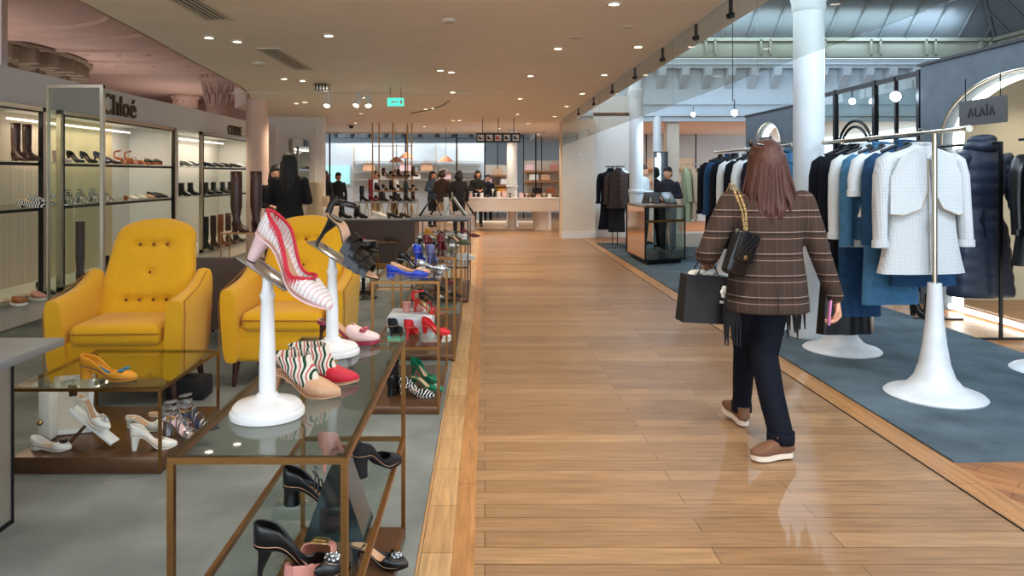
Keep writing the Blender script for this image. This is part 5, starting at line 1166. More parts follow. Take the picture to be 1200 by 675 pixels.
# black T rack by the white wall
t = thing('clothes_rail', 'black metal rack with brown and black garments by the white wall', 'clothes rail', (2.72, 15.5, 0.012))
bm = new()
for x in (-0.05, 0.05): tube(bm, [(x, 0, 0), (x, 0, 1.68)], 0.01, 8)
obj('post', bm, m_dark, t); bm = new(); tube(bm, [(0, -0.45, 1.66), (0, 0.45, 1.66)], 0.012, 8); tube(bm, [(-0.2, 0, 1.66), (0.2, 0, 1.66)], 0.012, 8); obj('hanging_bar', bm, m_dark, t)
bm = new(); box(bm, -0.25, 0.25, -0.45, -0.43, 0, 0.012); box(bm, -0.25, 0.25, 0.43, 0.45, 0, 0.012); box(bm, -0.25, -0.23, -0.45, 0.45, 0, 0.012); box(bm, 0.23, 0.25, -0.45, 0.45, 0, 0.012); obj('foot_frame', bm, m_dark, t)
garment('jacket', (2.72, 15.1, 1.675), 0.15, 0.85, m_brownw, 'dark brown jacket at the front of the black rack by the white wall', w=1.0, name='jacket')
garment('jacket', (2.6, 15.35, 1.675), 0.15, 1.3, m_nwool, 'long black coat behind the brown jacket on the black rack', w=1.0, name='coat', cat='coat')
garment('jacket', (2.88, 15.5, 1.675), 0.15, 0.95, m_wcotton, 'white blouse peeking out right of the brown jacket', w=1.0, name='blouse', cat='blouse')
garment('trousers', (2.7, 15.2, 1.25), 0.1, 0.8, m_blacksuede, 'black trousers below the brown jacket on the black rack', name='trousers', cat='trousers')
# rack before the archway with the navy puffer coat
t = thing('clothes_rail', 'black clothes rail with a single foot bar before the archway', 'clothes rail', (4.70, 6.98, 0.004))
bm = new(); tube(bm, [(0, -0.22, 1.79), (0, 0.75, 1.79)], 0.014, 10); obj('hanging_bar', bm, m_dark, t)
for yy in (-0.22, 0.7):
    bm = new(); box(bm, -0.014, 0.014, yy - 0.01, yy + 0.01, 0, 1.8); obj('post', bm, m_dark, t); bm = new(); box(bm, -0.26, 0.24, yy - 0.02, yy + 0.02, 0, 0.015); obj('foot_bar', bm, m_dark, t)
def puffer(loc, rz, L, label, m):
    t = thing('puffer_coat', label, 'coat', loc, rz); rings = []
    tab = [(-0.07, 0.07, 0.06), (-0.1, 0.12, 0.08), (-0.14, 0.19, 0.09), (-0.2, 0.23, 0.1)]
    for k in range(1, 61):
        u = k / 60; z = -0.2 - (L - 0.2) * u; base = 0.235 - 0.075 * math.exp(-((u - 0.36) / 0.11) ** 2) + 0.13 * max(0, u - 0.42) ** 1.1
        puffk = abs(math.sin(PI * u * 11)) ** 0.6 * 0.012
        tab.append((z, base + puffk, 0.1 - 0.03 * math.exp(-((u - 0.36) / 0.1) ** 2) + 0.05 * u + puffk))
    bm = new(); loft(bm, [gring(z, rx, ry, 1.0, 0.02 if z > -0.6 else 0.035) for z, rx, ry in tab]); obj('body', bm, m, t, ang=80)
    for s in (-1, 1):
        bm = new(); n = 40; pts = []; rs = []
        for k in range(n + 1):
            u = k / n; pts.append((s * (0.2 + 0.1 * math.sin(u * 1.7)), -0.02 - 0.1 * u * u, -0.17 - 0.6 * u)); rs.append(0.078 - 0.015 * u + abs(math.sin(PI * u * 7)) ** 0.6 * 0.012)
        tube(bm, pts, rs, 16, 0.9); obj('sleeve', bm, m, t, ang=80)
    bm = new()
    for r, z, th in ((0.11, -0.1, 0.055), (0.085, -0.04, 0.045)): tube(bm, [(r * math.cos(a * PI / 12), r * 0.75 * math.sin(a * PI / 12) - 0.01, z - 0.015 * math.sin(a * PI / 12)) for a in range(25)], th, 12)
    obj('padded_collar', bm, m, t)
    bm = new(); loft(bm, [gring(-0.2 - (L - 0.2) * 0.36 + 0.03, 0.175, 0.085, 1, 0), gring(-0.2 - (L - 0.2) * 0.36 - 0.03, 0.178, 0.086, 1, 0)]); tube(bm, [(-0.05, -0.09, -0.68), (-0.09, -0.12, -0.78), (-0.07, -0.13, -0.95)], 0.02, 8, 0.3); obj('belt', bm, m_nwool, t)
    return t
puffer((4.68, 7.0, 1.86), 0.1, 1.5, 'long navy padded coat with a belt hanging before the archway', m_puff)
garment('jacket', (4.68, 7.3, RZ), 0.1, 0.8, mat('ivory_fleece', (214, 214, 208), 0.95, noise=0.1, nscale=40, bump=0.8), 'ivory fleece jacket behind the navy padded coat', w=1.3, sleeve=0.6, amp=0.03)
garment('jacket', (4.9, 6.55, RZ + 0.02), 0.35, 1.1, m_blacksat, 'black leather coat at the right edge of the photo', w=1.2, sleeve=0.66, name='coat', cat='coat')
tq = thing('clothes_rail', 'dark clothes rail at the right edge carrying black leather coats', 'clothes rail', (4.9, 6.3, 0.004)); bm = new(); tube(bm, [(0, -0.5, 1.82), (0, 0.5, 1.82)], 0.014, 10); obj('hanging_bar', bm, m_dark, tq)
bm = new(); box(bm, -0.014, 0.014, -0.5, -0.48, 0, 1.83); box(bm, -0.25, 0.25, -0.52, -0.46, 0, 0.015); obj('post', bm, m_dark, tq)
garment('jacket', (4.9, 6.2, RZ + 0.02), 0.2, 1.2, m_nwool, 'midnight coat beyond the right edge beside the leather coat', w=1.2, sleeve=0.66, name='coat', cat='coat')
for k, (x, y) in enumerate(((4.56, 7.95), (4.68, 7.9))): shoe('boot', (x, y, 0.005), -1.3, 'black ankle boot on the wood floor before the archway, ' + ('left' if k == 0 else 'right') + ' one', m_blacksat, shaft=0.2, hh=0.05, heel='block', toe='round')
bm = new(); lathe(bm, [(0.31, 0.0), (0.31, 0.012), (0.29, 0.03), (0.17, 0.075), (0.1, 0.2), (0.06, 0.5), (0.045, 0.76), (0.017, 0.77), (0.017, 1.6)], n=40); tag(obj('trumpet_stand', bm, m_marble), 'white trumpet base of a stand at the right edge by the archway', 'stand').location = (4.34, 5.62, 0.004)

# ================================================================== SPOTS in the atrium
def big_spot(x, y, z, to, lb, r=0.05):
    t = thing('atrium_spotlight', lb, 'spotlight', (x, y, z)); d = (Vector(to) - Vector((x, y, z))).normalized(); u, v = frame_of(d)
    bm = new(); loft(bm, [ring(-d * 0.12, u, v, r * 0.9, r * 0.9, 18), ring((0, 0, 0), u, v, r * 1.2, r * 1.2, 18)]); obj('lamp_body', bm, m_dark, t)
    bm = new(); loft(bm, [ring(d * 0.001, u, v, r, r, 18), ring(d * 0.006, u, v, r, r, 18)]); obj('lens', bm, m_lensc, t)
    bm = new(); tube(bm, [Vector((0.0, 0, 0.02)) - d * 0.08, Vector((0, 0.0, 0.2)) - d * 0.08], 0.008, 6); obj('bracket', bm, m_dark, t)
big_spot(4.98, 9.0, 2.45, (0.5, 0, 1.5), 'brightest blue white spotlight on the black glazing frame', 0.06)
big_spot(5.0, 10.1, 2.5, (0, 0, 1.5), 'smaller spotlight on the black glazing frame, farther left', 0.04)
big_spot(3.7, 11.0, 2.42, (0, 0, 1.5), 'blue white spotlight beyond the glass smoke screen', 0.045)
big_spot(5.0, 17.8, 2.95, (0, 0, 1.5), 'small far spotlight under the atrium cornice', 0.05)
bm = new(); tube(bm, [(3.7, 11.08, 2.6), (3.7, 11.08, 6.4)], 0.006, 6); tag(obj('lamp_cable', bm, m_dark), 'thin cable holding the spotlight beyond the glass smoke screen', 'cable')

# ================================================================== CASH DESK
t = thing('cash_desk', 'mirrored cash desk with black edges beside the carpet', 'desk', (0, 0, 0.014))
A, B_, C_, D_ = (2.62, 13.7), (2.64, 12.2), (3.37, 12.5), (3.4, 13.9)
def wall_between(bm, p, q, z0, z1, th=0.012):
    d = Vector((q[0] - p[0], q[1] - p[1], 0)); n = Vector((-d.y, d.x, 0)).normalized() * th
    loft(bm, [[Vector((p[0], p[1], z0)), Vector((q[0], q[1], z0)), Vector((q[0], q[1], z0)) + n, Vector((p[0], p[1], z0)) + n], [Vector((p[0], p[1], z1)), Vector((q[0], q[1], z1)), Vector((q[0], q[1], z1)) + n, Vector((p[0], p[1], z1)) + n]])
bm = new(); wall_between(bm, A, B_, 0.08, 0.94); obj('mirror_panel', bm, mat('bronze_mirror', (214, 180, 150), 0.05, 1.0, noise=0.02), t, False)
bm = new(); wall_between(bm, B_, C_, 0.08, 0.94); obj('glass_panel', bm, m_tglass, t, False)
bm = new(); wall_between(bm, C_, D_, 0.08, 0.94); obj('glass_panel', bm, m_tglass, t, False)
bm = new(); prism(bm, [A, B_, C_, D_], 0.03, 'z', 0.94); obj('desk_top', bm, m_bronze_base, t, False)
bm = new(); prism(bm, [(A[0] + 0.06, A[1]), (B_[0] + 0.06, B_[1] + 0.06), (C_[0] - 0.05, C_[1] + 0.06), D_], 0.08, 'z', 0.0); obj('plinth', bm, m_dark, t, False)
bm = new()
for p in (A, B_, C_): tube(bm, [(p[0], p[1], 0.07), (p[0], p[1], 0.95)], 0.014, 8)
wall_between(bm, (B_[0], B_[1] - 0.005), (C_[0], C_[1] - 0.005), 0.06, 0.085); wall_between(bm, (A[0] - 0.005, A[1]), (B_[0] - 0.005, B_[1]), 0.06, 0.085); obj('edge_trim', bm, m_dark, t, False)
bm = new(); wall_between(bm, (B_[0], B_[1] - 0.008), (C_[0], C_[1] - 0.008), 0.7, 0.74); obj('bronze_strip', bm, m_bronze, t, False)
def screen(x, y, rz, lb):
    t = thing('computer_screen', lb, 'screen', (x, y, 0.985), rz); M = Matrix.Translation((0, 0, 0.03)) @ Matrix.Rotation(-0.7, 4, 'X')
    bm = new(); box(bm, -0.15, 0.15, -0.008, 0.008, 0, 0.24, M, bev=0.003); obj('display', bm, m_black, t); bm = new(); box(bm, -0.06, 0.06, -0.05, 0.05, 0, 0.01); tube(bm, [(0, 0, 0), (0, 0.04, 0.12)], 0.01); obj('stand', bm, m_steel, t)
screen(2.83, 12.7, -0.5, 'slim black screen at the left of the cash desk'); screen(3.22, 12.8, 0.6, 'angled silver edged screen at the right of the cash desk')
t = thing('standing_mirror', 'tall black framed standing mirror behind the cash desk', 'mirror', (3.5, 14.75, 0.014))
bm = new()
for s in (-1, 1): box(bm, s * 0.14, s * 0.125, -0.015, 0.015, 0, 1.95)
box(bm, -0.14, 0.14, -0.015, 0.015, 1.93, 1.95); obj('mirror_frame', bm, m_dark, t, False); pbox('mirror_glass', m_mirror, t, -0.125, 0.125, -0.005, 0.005, 0.05, 1.93)

# ================================================================== FAR SHOP
t = thing('sales_counter', 'white curved counter with rounded front under the far shelves', 'counter', (0.55, 20.5, 0))
m_cnt = mat('pearl_lacquer', (222, 212, 200), 0.25, noise=0.03, nscale=3)
pts = [(-1.5, -0.3), (-1.2, -0.55), (-0.7, -0.62), (1.3, -0.62), (1.45, -0.5), (1.45, 0.2), (-1.5, 0.2)]
bm = new(); prism(bm, pts, 0.34, 'z', 0.52); obj('counter_band', bm, m_cnt, t, ang=50)
bm = new(); prism(bm, [(x * 1.01, y * 1.02) for x, y in pts], 0.02, 'z', 0.86); obj('counter_top', bm, m_whitegl, t, ang=50)
for x, r, mm in ((1.02, 0.25, m_wood), (-1.05, 0.24, m_wood), (0.2, 0.12, m_cnt)):
    bm = new(); lathe(bm, [(r, 0), (r, 0.52)], (x, -0.2, 0), 26); obj('counter_leg', bm, mm if r < 0.2 else m_cnt, t)
t = thing('step_platform', 'low warm lit platform under the far counter', 'platform', (0.8, 22.0, 0)); pbox('platform_body', m_cream, t, -1.9, 1.0, -0.3, 0.3, 0, 0.12, bev=0.01)
random.seed(3)
for k in range(16):
    x = -0.55 + k * 0.155; h = random.choice((0.09, 0.16, 0.2, 0.24, 0.12)); bm = new()
    kk = k % 3
    if kk == 0: lathe(bm, [(0.05, 0), (0.05, h), (0.04, h + 0.01), (0.001, h + 0.01)], n=14); nm, lb, ct = 'white_canister', 'white canister', 'container'
    elif kk == 1: box(bm, -0.06, 0.06, -0.04, 0.04, 0, h * 0.7, bev=0.006); tube(bm, [(-0.03, 0, h * 0.7), (-0.02, 0, h * 0.95), (0.02, 0, h * 0.95), (0.03, 0, h * 0.7)], 0.005, 6); nm, lb, ct = 'handbag', 'small pale handbag', 'bag'
    else: lathe(bm, [(0.045, 0), (0.03, 0.02), (0.012, 0.04), (0.012, h * 0.6), (0.05, h), (0.04, h * 0.9)], n=12); nm, lb, ct = 'display_stand', 'small flared display stand', 'stand'
    o = tag(obj(nm, bm, (m_whitegl, m_pale, m_chrome)[kk] if k % 4 else m_dbrown), lb + ' on the white far counter, ' + ORD[k] + ' item from the left', ct, lb + 's on the far counter'); o.location = (x, 20.25 + 0.1 * random.random(), 0.882)
def far_shelf(x0, x1, y, zs, lb, bm_m=m_wood):
    t = thing('bag_shelf', lb, 'shelf', ((x0 + x1) / 2, y, 0)); a = (x1 - x0) / 2
    for z in zs: pbox('shelf_board', bm_m, t, -a, a, -0.2, 0.2, z - 0.05, z)
    for x in (-a, 0, a): pbox('upright', m_dark, t, x - 0.015, x + 0.015, -0.02, 0.02, 0, 2.9)
    pbox('back_panel', m_cream, t, -a, a, 0.2, 0.24, 0.5, zs[-1] + 0.35)
far_shelf(-0.15, 1.05, 25.8, (0.85, 1.15, 1.5), 'warm wooden bag shelves left of the far white column'); far_shelf(1.35, 2.6, 25.8, (0.85, 1.3, 1.65), 'warm wooden bag shelves right of the far white column')
def handbag(x, y, z, w, m, lb, g=None, rz=0.0, nm='handbag'):
    t = thing(nm, lb, 'bag', (x, y, z), rz, g)
    bm = new(); loft(bm, [[Vector(p) for p in ((-w / 2, -0.06, 0), (w / 2, -0.06, 0), (w / 2, 0.06, 0), (-w / 2, 0.06, 0))], [Vector(p) for p in ((-w * 0.45, -0.03, w * 0.6), (w * 0.45, -0.03, w * 0.6), (w * 0.45, 0.03, w * 0.6), (-w * 0.45, 0.03, w * 0.6))]]); obj('bag_body', bm, m, t, False)
    bm = new(); tube(bm, [(-w * 0.2, 0, w * 0.6), (-w * 0.15, 0, w * 0.85), (w * 0.15, 0, w * 0.85), (w * 0.2, 0, w * 0.6)], 0.01, 6); obj('handle', bm, m, t)
    return t
for k, (x, z, m, d) in enumerate(((0.1, 1.17, m_pale, 'blush'), (0.45, 1.52, m_insole, 'nude'), (0.7, 1.17, m_whitel, 'white'), (0.25, 0.87, m_brass, 'gold'), (0.6, 0.87, m_yel, 'ochre'), (1.55, 1.67, m_pale, 'blush'), (1.7, 1.32, m_whitel, 'white'), (2.1, 1.32, m_insole, 'nude'), (2.4, 1.67, m_pinkl, 'dusty pink'), (2.3, 0.87, m_brown, 'tan'), (1.8, 0.87, m_blacksat, 'black'))):
    handbag(x, 25.7, z, 0.32, m, d + ' handbag on the ' + ('lower', 'middle', 'upper')[0 if z < 1 else 1 if z < 1.4 else 2] + ' board of the ' + ('left' if x < 1.2 else 'right') + ' far shelves')
# tall bronze pole shelving with dark shoes
t = thing('pole_shelving', 'tall open shelving of thin bronze poles with wooden boards', 'shelf', (-2.25, 18.2, 0))
for x in (-0.5, -0.34, 0.0, 0.36, 0.46): pbox('upright_pole', m_bronze, t, x - 0.016, x + 0.016, -0.016, 0.016, 0, CEIL - 0.02)
for z in (0.85, 1.12, 1.45): pbox('shelf_board', m_wood, t, -0.52, 0.5, -0.2, 0.2, z - 0.03, z)
pbox('cross_bar', m_bronze, t, -0.5, 0.46, -0.01, 0.01, 2.2, 2.22)
for zi, z in enumerate((0.86, 1.13, 1.46)):
    for k in range(6):
        x = -2.68 + k * 0.18; zn = ('lowest', 'middle', 'top')[zi]
        if (k + zi) % 2: shoe('boot', (x, 18.1, z), -0.8, 'dark ankle boot on the ' + zn + ' board of the pole shelving, ' + ORD[k] + ' from the left', (m_blacksat, m_dbrown)[k % 2], shaft=0.13 + 0.03 * (k % 3), hh=0.05, heel='block', toe='round', group='dark boots on the bronze pole shelving')
        else: shoe('pump', (x, 18.1, z), -0.8, 'dark pump on the ' + zn + ' board of the pole shelving, ' + ORD[k] + ' from the left', m_blacksuede, hh=0.08, group='dark pumps on the bronze pole shelving')
t = thing('lattice_table', 'long table on golden crossed lattice legs below the pole shelving', 'table', (-2.2, 17.0, 0)); pbox('table_top', m_greytop, t, -0.75, 0.65, -0.3, 0.3, 0.86, 0.9)
for k in range(8):
    x = -0.65 + k * 0.17; bm = new(); tube(bm, [(x, -0.1, 0), (x + 0.16, -0.1, 0.86)], 0.012, 6); tube(bm, [(x + 0.16, -0.1, 0), (x, -0.1, 0.86)], 0.012, 6); obj('crossed_leg', bm, m_brass, t)
for k, (x, m, sh) in enumerate(((-2.85, m_blacksat, 0.3), (-2.65, m_drk, 0.45), (-2.4, m_blacksat, 0.16), (-2.1, m_blacksat, 0.16), (-1.85, m_blacksat, 0.4))):
    shoe('boot', (x, 16.95, 0.9), -0.4, ('black tall boot', 'dark red tall boot', 'black ankle boot', 'second black ankle boot', 'black knee boot')[k] + ' on the lattice legged table', m, shaft=sh, hh=0.05, heel='block', toe='round', shaft_r=1.2)
# back wall features left: teal lit panel, white cabinets
t = thing('lit_panel', 'pale teal glowing panel on the back wall behind the far shoppers', 'screen', (-5.0, 24.5, 1.2)); pbox('panel_face', mat('teal_glow', (150, 210, 208), 0.5, emit=0.55), t, -0.62, 0.55, -0.02, 0.02, 0, 0.6)
sbox('wall_shop_back', m_bluewhite, -9, 0.0, 24.55, 24.7, 0, 2.55)
bm = new()
for x in (-4.3, -2.9, -1.6, -0.9): box(bm, x - 0.015, x + 0.015, 24.4, 24.45, 0, 2.5)
for z in (1.35, 1.62, 1.95): box(bm, -4.3, -0.1, 24.3, 24.5, z - 0.02, z)
tag(obj('bag_shelf', bm, m_beigew, None, False), 'thin pale shelves on dark uprights along the far left back wall', 'shelf')
for k, (x, z) in enumerate(((-2.6, 1.64), (-2.3, 1.37), (-1.9, 1.64), (-1.3, 1.37), (-3.4, 1.37), (-3.8, 1.64))): handbag(x, 24.4, z, 0.4, (m_pale, m_whitel, m_insole)[k % 3], ('blush', 'white', 'nude')[k % 3] + ' handbag on the far left wall shelves, ' + ('above the lamp', 'lower centre', 'upper centre', 'lower right', 'lower left', 'upper left')[k])
def pendant(x, y, z, lb):
    t = thing('pendant_lamp', lb, 'lamp', (x, y, z)); bm = new(); lathe(bm, [(0.03, 0.16), (0.1, 0.12), (0.22, 0.0), (0.2, 0.0), (0.09, 0.1), (0.02, 0.14)], n=20); obj('shade', bm, mat('woven_pink', (190, 140, 120), 0.8, noise=0.1), t); bm = new(); tube(bm, [(0, 0, 0.15), (0, 0, CEIL - z)], 0.006, 5); obj('cord', bm, m_dark, t)
pendant(-2.1, 20.0, 1.95, 'pink woven pendant shade behind the pole shelving'); pendant(-1.05, 20.0, 1.85, 'pink pendant shade above the group of dark dressed shoppers'); pendant(-2.5, 21.0, 1.85, 'dusky pendant shade left of the pole shelving')
t = thing('cabinet', 'low cream cabinet with a pale box on it by the far shoppers', 'cabinet', (-3.45, 16.0, 0)); pbox('cabinet_body', m_cream, t, -0.35, 0.3, -0.25, 0.25, 0, 0.82, bev=0.01); pbox('door', m_cream, t, -0.3, 0.0, -0.262, -0.25, 0.06, 0.76); pbox('door', m_cream, t, 0.02, 0.28, -0.262, -0.25, 0.06, 0.76)
tag(pbox('cardboard_box', m_beigew, None, -3.68, -3.36, 15.85, 16.1, 0.82, 1.04, bev=0.008), 'pale box on the low cream cabinet', 'box')
bm = new(); lathe(bm, [(0.12, 0), (0.14, 0.1), (0.11, 0.35), (0.15, 0.62), (0.14, 0.66), (0.12, 0.6)], n=20)
for v in bm.verts: a = math.atan2(v.co.y, v.co.x); k = 1 + 0.06 * math.sin(5 * a + v.co.z * 20); v.co.x *= k; v.co.y *= k
tag(obj('carved_vase', bm, m_beigew), 'beige carved vase on a stand behind the right armchair', 'vase').location = (-2.8, 12.2, 0.72)
tag(pbox('plinth', m_white, None, -3.0, -2.6, 12.0, 12.4, 0, 0.72), 'white plinth under the beige carved vase', 'plinth')
# right back room
sbox('wall_back_right', m_bluewhite, 3.6, 9, 24.2, 24.4, 0, 2.78)
far_shelf(5.2, 6.8, 23.9, (0.9, 1.3, 1.7), 'far shelves with warm boards beyond the right hand clothes rail')
sbox('wall_pilaster', m_cream, 4.48, 4.78, 18.25, 18.55, 0, CEIL)
t = thing('display_plinth', 'low warm lit plinth under the far clothes rail', 'plinth', (4.6, 15.6, 0.012)); pbox('plinth_body', m_cream, t, -0.75, 0.9, -0.3, 0.3, 0, 0.28, bev=0.01)

# ================================================================== PEOPLE
m_hair_red = mat('auburn_hair', (70, 33, 20), 0.5, noise=0.35, nscale=22, bump=0.5, stretch=(9, 9, 0.5))
m_hair_blk = mat('black_hair', (16, 13, 12), 0.6, noise=0.25, nscale=22, bump=0.4, stretch=(9, 9, 0.5))
m_hair_grey = mat('grey_hair', (150, 146, 140), 0.5, noise=0.2, nscale=22)
m_hair_br = mat('brown_hair', (64, 40, 28), 0.45, noise=0.3, nscale=22, bump=0.4, stretch=(9, 9, 0.5))
m_blackc = mat('black_cloth', (18, 18, 22), 0.85, noise=0.1, nscale=40)
m_jeans = mat('indigo_jeans', (8, 12, 25), 0.85, noise=0.16, nscale=60, bump=0.1, spec=0.2)
def head(bm, c, s=1.0, face=-1, yaw=0.0):
    M = Matrix.Translation(c) @ Matrix.Rotation(yaw, 4, 'Z'); f = face
    def E(p, r, n=14): ell(bm, tuple(M @ Vector((p[0] * s, p[1] * s * -f, p[2] * s))), tuple(q * s for q in r), n)
    E((0, 0.01, 0.035), (0.077, 0.095, 0.082), 20); E((0, -0.025, -0.035), (0.062, 0.07, 0.075), 18); E((0, -0.05, -0.085), (0.03, 0.03, 0.025))
    E((0, -0.1, -0.015), (0.012, 0.018, 0.018)); E((0, -0.092, 0.008), (0.009, 0.014, 0.028)); E((0, -0.086, -0.05), (0.024, 0.012, 0.006)); E((0, -0.084, -0.062), (0.02, 0.012, 0.006))
    for k in (-1, 1): E((k * 0.077, 0.005, 0.0), (0.01, 0.018, 0.03)); E((k * 0.03, -0.082, 0.018), (0.014, 0.012, 0.009))
def hand(bm, wrist, d, palm_n, s=1.0, curl=0.5, side=1):
    """palm and five fingers; d = direction wrist->fingers, palm_n = normal out of the palm"""
    d = Vector(d).normalized(); n = Vector(palm_n); n = (n - d * n.dot(d)).normalized(); w = d.cross(n).normalized() * side; W0 = Vector(wrist)
    for k in range(4):
        o = (k - 1.5) * 0.019 * s
        k0 = W0 + d * 0.02 * s + w * o * 0.7; k1 = W0 + d * (0.088 - 0.004 * abs(k - 1)) * s + w * o
        caps(bm, (k0, 0.014 * s), (k1, 0.011 * s), n=8)
        L = (0.036, 0.042, 0.039, 0.031)[k] * s; a = 0.35 + curl; p = k1; ang = a
        for j in range(3):
            dd = d * math.cos(ang) + n * math.sin(ang); q = p + dd * L * (1, 0.68, 0.5)[j]; caps(bm, (p, (0.0095, 0.0085, 0.0075)[j] * s), (q, (0.0085, 0.0075, 0.0065)[j] * s), n=8); p = q; ang += a * 0.9
    t0 = W0 + d * 0.025 * s - w * 0.022 * s; t1 = W0 + d * 0.055 * s - w * 0.042 * s + n * 0.012 * s; t2 = W0 + d * 0.085 * s - w * 0.035 * s + n * 0.028 * s; t3 = W0 + d * 0.102 * s - w * 0.02 * s + n * 0.035 * s
    caps(bm, (t0, 0.013 * s), (t1, 0.0115 * s), (t2, 0.0095 * s), (t3, 0.008 * s), n=8)
def person(x, y, rz, label, top, bottom, hair, hairlen=0.0, h=1.68, arms='down', voxel=0.014, z=0.0, skirt=False, group=None, topname='sweater', face=0.0, fine=False):
    """stands at x,y and faces local -y"""
    t = thing('person', label, 'person', (x, y, z), rz, group, scale=h / 1.70)
    if arms == 'down': AR = {s: ((s * 0.178, 0.0, 1.375), (s * 0.245, 0.02, 1.12), (s * 0.235, -0.05, 0.87)) for s in (-1, 1)}
    elif arms == 'front': AR = {s: ((s * 0.178, 0.0, 1.375), (s * 0.25, 0.03, 1.13), (s * 0.08, -0.26, 1.12)) for s in (-1, 1)}
    else: AR = {-1: ((-0.19, 0.0, 1.40), (-0.25, 0.02, 1.12), (-0.1, -0.22, 1.25)), 1: ((0.19, 0, 1.40), (0.245, 0.02, 1.12), (0.235, -0.05, 0.87))}
    bm = new(); head(bm, (0, -0.01, 1.585)); caps(bm, ((0, 0.015, 1.4), 0.055), ((0, 0.0, 1.52), 0.05))
    loft(bm, [ring((0, 0, q), (1, 0, 0), (0, 1, 0), a, b, 16) for q, a, b in ((0.86, 0.13, 0.1), (0.95, 0.165, 0.115), (1.08, 0.125, 0.09), (1.25, 0.155, 0.105), (1.38, 0.17, 0.09), (1.44, 0.09, 0.06))])
    for s in (-1, 1):
        sh, el, wr = AR[s]; caps(bm, (sh, 0.05), (el, 0.038), (wr, 0.026)); dd = Vector(wr) - Vector(el)
        hand(bm, wr, dd, (-s, -0.3, 0) if arms == 'down' else (0, 0, -1 if arms == 'front' else -1), 1.0, 0.3, s)
        caps(bm, ((s * 0.085, 0, 0.9), 0.085), ((s * 0.095, -0.01, 0.5), 0.055), ((s * 0.1, 0.02, 0.09), 0.035)); caps(bm, ((s * 0.1, 0.02, 0.06), 0.035), ((s * 0.11, -0.12, 0.035), 0.03))
    obj('body', bm, m_skin, t, mods=[('remesh', voxel, 4)])
    bm = new(); low = 0.84
    loft(bm, [ring((0, 0, q), (1, 0, 0), (0, 1, 0), a, b, 20) for q, a, b in ((low, 0.175, 0.125), (0.95, 0.182, 0.13), (1.08, 0.155, 0.115), (1.25, 0.178, 0.125), (1.38, 0.19, 0.11), (1.44, 0.11, 0.08), (1.47, 0.065, 0.06))])
    for s in (-1, 1):
        sh, el, wr = [Vector(q) for q in AR[s]]; caps(bm, (sh, 0.058), (el, 0.05), (el + (wr - el) * 0.9, 0.04))
    obj(topname, bm, top, t, mods=[('remesh', voxel * 1.0, 5)])
    bm = new()
    if skirt: loft(bm, [ring((0, 0, q), (1, 0, 0), (0, 1, 0), a, b, 20) for q, a, b in ((0.35, 0.24, 0.2), (0.6, 0.21, 0.17), (0.9, 0.18, 0.135), (1.02, 0.15, 0.115))])
    else:
        caps(bm, ((-0.07, 0, 0.9), 0.115), ((0.07, 0, 0.9), 0.115))
        for s in (-1, 1): caps(bm, ((s * 0.085, 0, 0.88), 0.1), ((s * 0.095, -0.01, 0.5), 0.072), ((s * 0.1, 0.02, 0.1), 0.056))
    obj('skirt' if skirt else 'trousers', bm, bottom, t, mods=[('remesh', voxel, 4)])
    for s in (-1, 1):
        bm = new(); caps(bm, ((s * 0.1, 0.05, 0.045), 0.04), ((s * 0.105, -0.05, 0.04), 0.042), ((s * 0.11, -0.15, 0.03), 0.03)); obj('shoe', bm, m_blacksat, t, mods=[('remesh', 0.012, 3)])
    bm = new(); ell(bm, (0, 0.008, 1.648), (0.088, 0.106, 0.08), 18); ell(bm, (0, 0.05, 1.58), (0.085, 0.065, 0.09), 16)
    if hairlen > 0:
        for k in range(9):
            a = -0.15 + (PI + 0.3) * k / 8; cx, cy = 0.075 * math.cos(a), 0.02 + 0.07 * math.sin(a); caps(bm, ((cx, cy, 1.6), 0.032), ((cx * 1.2, cy * 1.15, 1.6 - hairlen * 0.6), 0.034), ((cx * 1.25, cy + 0.015, 1.58 - hairlen), 0.02), n=8)
    obj('hair', bm, hair, t, mods=[('remesh', min(voxel, 0.012), 3)])
    return t
person(-2.50, 9.5, PI, 'woman with long black hair in black, seen from behind beyond the armchairs', m_blackc, m_blackc, m_hair_blk, 0.38, 1.76, 'front', 0.012)
person(-2.95, 10.5, 0.3, 'person with dark hair partly hidden left of the black haired woman', m_blackc, m_blackc, m_hair_blk, 0.2, 1.62, 'front')
person(3.5, 14.2, -0.5, 'sales assistant in dark clothes holding a tablet at the cash desk', mat('navy_shirt', (22, 26, 38), 0.85, noise=0.1), m_blackc, m_hair_blk, 0.0, 1.64, 'front')
person(3.42, 16.0, 0.9, 'person in a white shirt half hidden behind the column by the desk', m_wcotton, m_blackc, m_hair_br, 0.0, 1.7, 'front')
person(-4.2, 19.5, -0.5, 'far shopper with light brown hair in black beside the teal panel', m_blackc, m_blackc, m_hair_br, 0.15, 1.6, 'down', 0.02)
person(-4.0, 20.3, 0.6, 'far shopper with short black hair in black before the teal panel', m_blackc, m_blackc, m_hair_blk, 0.0, 1.55, 'down', 0.02)
person(-2.95, 20.0, 1.2, 'far grey haired shopper in pale blue', mat('pale_blue_cloth', (176, 196, 214), 0.85, noise=0.06), m_beigew, m_hair_grey, 0.0, 1.6, 'down', 0.02)
person(-2.42, 20.0, -1.2, 'far grey haired shopper in white left of the pole shelving', m_wcotton, m_blackc, m_hair_grey, 0.0, 1.62, 'down', 0.02)
person(-1.5, 21.4, 0.8, 'far shopper with dark hair in blue left of the counter group', mat('slate_blue_cloth', (52, 70, 92), 0.85, noise=0.08), m_blackc, m_hair_blk, 0.25, 1.6, 'front', 0.02)
person(-1.1, 19.2, PI - 0.4, 'far shopper in a brown coat at the left end of the white counter', m_brownw, m_beigew, m_hair_br, 0.05, 1.62, 'front', 0.018)
